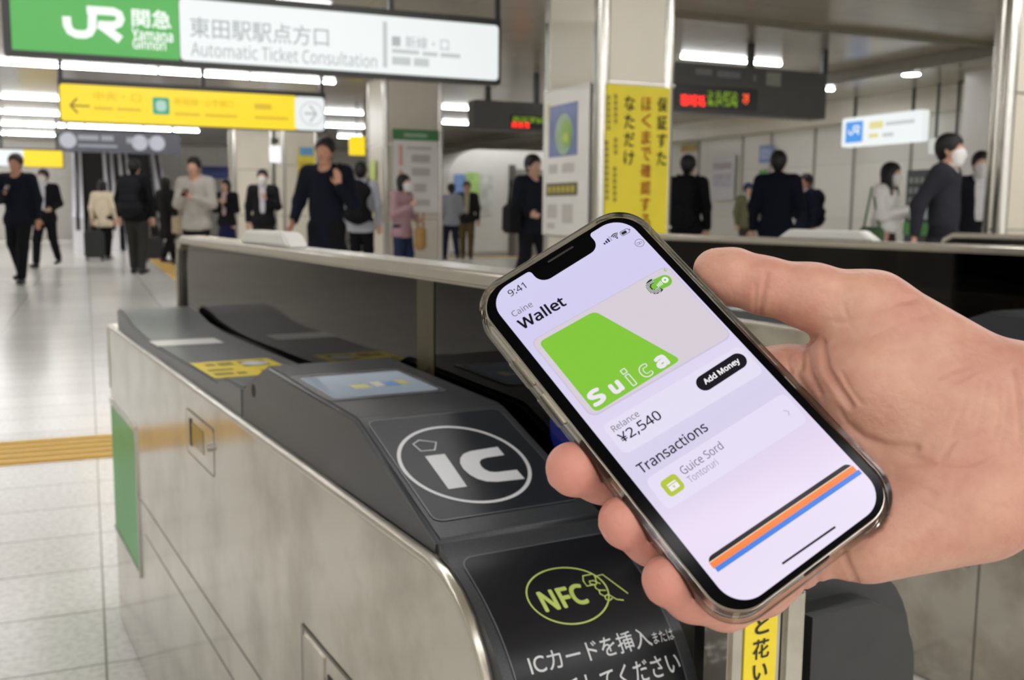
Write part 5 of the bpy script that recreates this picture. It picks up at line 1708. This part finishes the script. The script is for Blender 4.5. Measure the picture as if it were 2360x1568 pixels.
    H_.append((v3(0, hy - .115, hz - .005), v3(0, hy - .10, hz - .12), .082, .08, dict(sub=True, k=.015)))
    H_.append((v3(0, hy - .13, hz + .012), v3(0, hy - .13, hz + .012), .058, .058, dict(sub=True, k=.02)))
    piece('hair', H_, HAIR, .02, max(res * .85, .009), 1)
    if cap:
        piece('cap', [(v3(0, hy + .02, hz + .06), v3(0, hy + .01, hz + .065), .103, .102, dict(flat=((1, 0, 0), .9), k=.02)), (v3(0, hy - .08, hz + .055), v3(0, hy - .15, hz + .045), .06, .05, dict(flat=((0, 0, 1), .25), k=.02)),
                      (v3(0, hy, hz - .12), v3(0, hy, hz - .06), .12, .09, dict(sub=True, k=.01))], cloth(cap), .02)
    # face
    fd = [(.032, .004), (-.032, .004)]
    for ex, ez in fd:
        m_ = MB()
        m_.tube([(ex * S - .013 * S, (hy - .086) * S, (hz + ez) * S), (ex * S, (hy - .0895) * S, (hz + ez) * S), (ex * S + .013 * S, (hy - .086) * S, (hz + ez) * S)], [.002 * S, .0055 * S, .002 * S], 8).build('eye', EYE, body, smooth=True)
    if mask:
        piece('face_mask', [(v3(0, hy - .048, hz - .018), v3(0, hy - .058, hz - .08), .070, .052, dict(flat=((1, 0, 0), 1.02), k=.03)), (v3(0, hy - .10, hz - .015), v3(0, hy - .105, hz - .04), .022, .024, dict(k=.03)),
                            (v3(0, hy + .055, hz - .05), v3(0, hy + .05, hz + .02), .085, .085, dict(sub=True, k=.01))], MASK, .03, max(res * .85, .009), 1)
    else:
        MB().tube([((-.022) * S, (hy - .088) * S, (hz - .056) * S), (0, (hy - .0935) * S, (hz - .055) * S), (.022 * S, (hy - .088) * S, (hz - .056) * S)], [.003 * S, .0065 * S, .003 * S], 8).build('mouth', LIP, body, smooth=True)
    return body, A, S
def on_person(b, S, x, y, z):
    return Matrix.Translation(b.location) @ Matrix.Rotation(b.rotation_euler.z, 4, 'Z') @ Vector((x * S, y * S, z * S))
def backpack(b, S, col, label, w_=.15):
    r = empty('backpack', on_person(b, S, 0, .20, 1.0), b.rotation_euler.z, label, 'backpack')
    r.scale = (S, S, S)
    m = cloth(col)
    blob('main_compartment', [(v3(-w_ + .06, .02, .0), v3(w_ - .06, .02, .0), .095, .095, dict(flat=((0, 1, 0), .8))), (v3(-w_ + .06, .02, .33), v3(w_ - .06, .02, .33), .09, .09, dict(flat=((0, 1, 0), .8))), (v3(0, .02, .0), v3(0, .02, .36), .14, .13, dict(flat=((0, 1, 0), .7)))], .014, .06, m, r)
    blob('front_pocket', [(v3(-.06, .105, .0), v3(.06, .105, .0), .06, .06, dict(flat=((0, 1, 0), .6))), (v3(-.06, .105, .12), v3(.06, .105, .12), .06, .06, dict(flat=((0, 1, 0), .6)))], .012, .05, m, r)
    for sd in (1, -1):
        MB().tube([(.11 * sd, -.07, .42), (.12 * sd, -.20, .495), (.125 * sd, -.325, .42), (.135 * sd, -.35, .25), (.165 * sd, -.26, .08), (.13 * sd, -.05, .0)], .017, 8).build('shoulder_strap', m, r, smooth=True)
    return r
def handbag(p, rz, w_, d_, h_, col, name, label, cat, strap=None, handle=.16):
    r = empty(name, p, rz, label, cat)
    MB().prism([(-w_ / 2, 0), (w_ / 2, 0), (w_ * .46, h_), (-w_ * .46, h_)], -d_ / 2, d_ / 2, lambda a, b, c: (a, c, b)).build('bag_body', cloth(col), r, bevel=min(w_, d_) * .2, seg=3)
    if strap:
        MB().tube(strap, .012, 8).build('strap', cloth(col), r, smooth=True)
    else:
        for y in (-d_ * .3, d_ * .3):
            MB().tube([(-w_ * .22, y, h_ * .98), (-w_ * .2, y, h_ + handle * .7), (0, y, h_ + handle), (w_ * .2, y, h_ + handle * .7), (w_ * .22, y, h_ * .98)], .008, 8).build('handle', cloth(col), r, smooth=True)
    return r
def held_phone(b, S, x, y, z, label, tiltx=-50):
    r = MB().prism(rrect(-.036, -.073, .036, .073, .01), -.004, .004, lambda a, bb, c: (a, bb, c)).build('smartphone', mat('phone_black', '141416', rough=.2, noise=(20, .1)), None, bevel=.002)
    r.matrix_world = Matrix.Translation(on_person(b, S, x, y, z)) @ Matrix.Rotation(b.rotation_euler.z, 4, 'Z') @ Matrix.Rotation(math.radians(tiltx + 90), 4, 'X')
    tag(r, label, 'smartphone')
    return r
PH = lambda hip: 0
# left side of the hall
b, A, S = make_person(42, 14.0, 1.79, 4, 'man in a navy jumper walking at far left, dark phone at his chest', '10131f', '0f0f12', 2, ('down', 'phone'), 'walk', res=.0125, hem=.78)
held_phone(b, S, .01, -.36, 1.26, 'dark smartphone in the hand of the man walking at far left')
b, A, S = make_person(104, 18.0, 1.74, 0, 'masked man in a black jacket and white shirt walking behind the far left man', '17171b', '131316', 1, ('bent', 'down'), 'stride', True, inner='dcdce6', res=.014)
b, A, S = make_person(238, 21.0, 1.64, 180, 'woman in a cream jacket seen from behind before the left escalator', 'd9cbb0', '121216', 1, ('down', 'down'), 'easy', hair='bob', res=.015, hem=.72)

def suitcase(p, rz, label, col, hh=.55):
    r = empty('suitcase', p, rz, label, 'suitcase')
    MB().box(-.19, -.12, .06, .19, .12, .06 + hh).build('shell', mat('suitcase_' + col, col, rough=.4, noise=(12, .08)), r, bevel=.03, seg=3)
    MB().tube([(-.09, .09, .06 + hh), (-.09, .09, .32 + hh), (.09, .09, .32 + hh), (.09, .09, .06 + hh)], .01, 8).build('handle', CHROME, r)
    for x in (-.15, .15):
        for y in (-.09, .09):
            MB().tube([(x - .012, y, .03), (x + .012, y, .03)], .03, 12).build('wheel', BLACK, r)
    return r

def ground(px, Y):
    d = ray(px, 480)
    return Vector((d.x / d.y * Y, Y, 0))
suitcase(ground(214, 20.6), .3, 'black suitcase on the floor left of the woman in the cream jacket', '16191b')
suitcase(ground(352, 20.2), .1, 'dark suitcase on the floor right of the man with the black backpack', '1a1a1d', .45)
b, A, S = make_person(312, 16.4, 1.85, 178, 'tall man in a black jacket and grey trousers walking away with a backpack', '101114', '33322f', 0, ('down', 'down'), 'easy', res=.0135)
backpack(b, S, '1d1e22', 'black backpack on the tall man in grey trousers')
b, A, S = make_person(384, 19.2, 1.66, 150, 'person in a long dark coat behind the tall man with a backpack', '1d1b19', '191817', 2, ('bent', 'down'), 'walk', hair='bob', res=.015, hem=.52)
handbag(on_person(b, S, -.30, 0, .62), b.rotation_euler.z, .26, .12, .34, 'b7a78c', 'shoulder_bag', 'beige shoulder bag of the person in the long dark coat', 'bag', [(-.11, 0, .33), (.03, .02, .62), (.20, .03, .80), (.12, 0, .33)])
b, A, S = make_person(452, 13.4, 1.73, -4, 'man in a light grey hooded top looking down at his hands', 'b3aea5', '1b1b1e', 0, ('phone', 'phone'), 'stand', res=.0125, hem=.78, head_down=.5)
blob('hood', [(v3(-.10, .05, 1.45), v3(0, .11, 1.46), .05, .06), (v3(0, .11, 1.46), v3(.10, .05, 1.45), .06, .05), (v3(.10, .05, 1.45), v3(.05, -.07, 1.40), .05, .03), (v3(-.10, .05, 1.45), v3(-.05, -.07, 1.40), .05, .03)], .013, .04, cloth('b3aea5'), b)
held_phone(b, S, .0, -.37, 1.26, 'dark smartphone in the hands of the man in the grey hooded top')
b, A, S = make_person(522, 19.0, 1.62, -15, 'woman in a black jacket and navy skirt beside the man in the grey hooded top', '1b1a1f', '1d2447', 1, ('chest', 'phone'), 'stand', hair='bob', skirt=True, inner='c9b0ac', res=.015)
b, A, S = make_person(607, 16.6, 1.71, 6, 'masked man in an open black jacket and pale shirt before the far beige column', '1c1b1d', '2b2a2a', 1, ('chest', 'down'), 'stand', True, inner='cfccd2', res=.0135)
b, A, S = make_person(752, 9.35, 1.71, -8, 'man in a navy jumper behind the gate rail, one hand raised to a strap', '0f1320', '0f0f12', 2, ('strap', 'rail'), 'easy', res=.0095, hem=.60)
MB().tube([(x * S, y * S, z * S) for x, y, z in ((.10, .13, 1.30), (.13, .09, 1.455), (.14, -.02, 1.475), (.155, -.12, 1.42), (.17, -.155, 1.25))], .021, 8).build('strap', cloth('15161a'), b, smooth=True)
b, A, S = make_person(832, 14.2, 1.72, 176, 'man in a pale grey shirt seen from behind, black backpack on', 'b9bcc4', '141417', 1, ('down', 'down'), 'stand', res=.013, hem=.76)
backpack(b, S, '17181b', 'large black backpack on the man in the pale grey shirt', .17)
b, A, S = make_person(926, 14.2, 1.56, 60, 'woman in a dusty pink jumper before the notice board, head bent', 'b8959a', '2c3654', 1, ('bent', 'chest'), 'easy', True, hair='bob', res=.013, hem=.76, head_down=.6)
handbag(on_person(b, S, .22, -.20, .56), b.rotation_euler.z + .5, .34, .14, .33, 'b3905c', 'tote_bag', 'tan tote bag on the arm of the woman in pink', 'bag', None, .2)
b, A, S = make_person(1040, 21.8, 1.66, 200, 'person in a grey shirt half hidden at the left of the white booth', '8d8f95', '1c2030', 0, ('down', 'bent'), 'walk', res=.016)
b, A, S = make_person(1076, 23.0, 1.75, 0, 'man in a black jacket and olive trousers standing before the white booth', '201f1d', '57492f', 2, ('down', 'down'), 'easy', inner='a89f86', res=.016)
b, A, S = make_person(1226, 12.1, 1.73, 40, 'man in a dark jacket with a black bag left of the nearest column', '1d2029', '1a1b20', 1, ('bent', 'bent'), 'walk', res=.0125)
handbag(on_person(b, S, -.30, .02, .80), b.rotation_euler.z + 1.2, .36, .14, .34, '16171a', 'shoulder_bag', 'black shoulder bag of the man left of the nearest column', 'bag', [(-.14, 0, .33), (-.05, .0, .55), (.10, -.02, .63), (.14, 0, .33)])
# right side of the hall
b, A, S = make_person(1583, 11.9, 1.73, 150, 'man in a black suit seen from behind, right of the yellow banner', '0f1014', '0f0f13', 1, ('down', 'down'), 'easy', res=.0125)
backpack(b, S, '121317', 'black backpack on the man in a black suit right of the yellow banner', .13)
b, A, S = make_person(1722, 20.5, 1.68, 20, 'person in a blue cap and olive jacket far behind beside the right wall', '6b6b4f', '3c3b34', 1, ('bent', 'down'), 'stand', inner='c9c8c2', cap='44548a', res=.016)
b, A, S = make_person(1790, 11.2, 1.74, 158, 'tall man in a navy suit seen from behind on the right', '0f1322', '10121c', 1, ('down', 'bent'), 'easy', res=.0115)
b, A, S = make_person(1856, 16.2, 1.70, -70, 'shorter man in a navy jacket behind the tall man in the navy suit', '121626', '121318', 2, ('down', 'bent'), 'walk', res=.0135, collar='c9ccd4')
backpack(b, S, '14151a', 'black backpack on the shorter man in a navy jacket')
b, A, S = make_person(2042, 10.8, 1.60, 48, 'masked woman in a white blouse with long black hair looking at her phone', 'faf8f2', '40332d', 1, ('phone', 'phone'), 'stand', True, hair='long', skirt=True, res=.0115, head_down=.6, hem=.94)
held_phone(b, S, .0, -.37, 1.26, 'small dark smartphone in the hands of the masked woman')
handbag(on_person(b, S, -.26, .05, .72), b.rotation_euler.z + 1.3, .28, .12, .26, '5d7a58', 'shoulder_bag', 'green shoulder bag of the woman in the white blouse', 'bag', [(-.1, 0, .25), (-.02, 0, .55), (.06, -.05, .68), (.1, 0, .25)])
b, A, S = make_person(2178, 8.5, 1.72, 52, 'man in a grey blue blazer with a white mask walking right', '2b2c33', '1c1d22', 0, ('swing', 'back'), 'walk', True, res=.0095, collar='d9d5d2', hem=.72)
b, A, S = make_person(2252, 10.4, 1.70, -12, 'masked man in a black suit and white shirt behind the man in the blazer', '181a21', '16171c', 1, ('bent', 'down'), 'easy', True, inner='e4e4e8', res=.0115, head_down=.5)
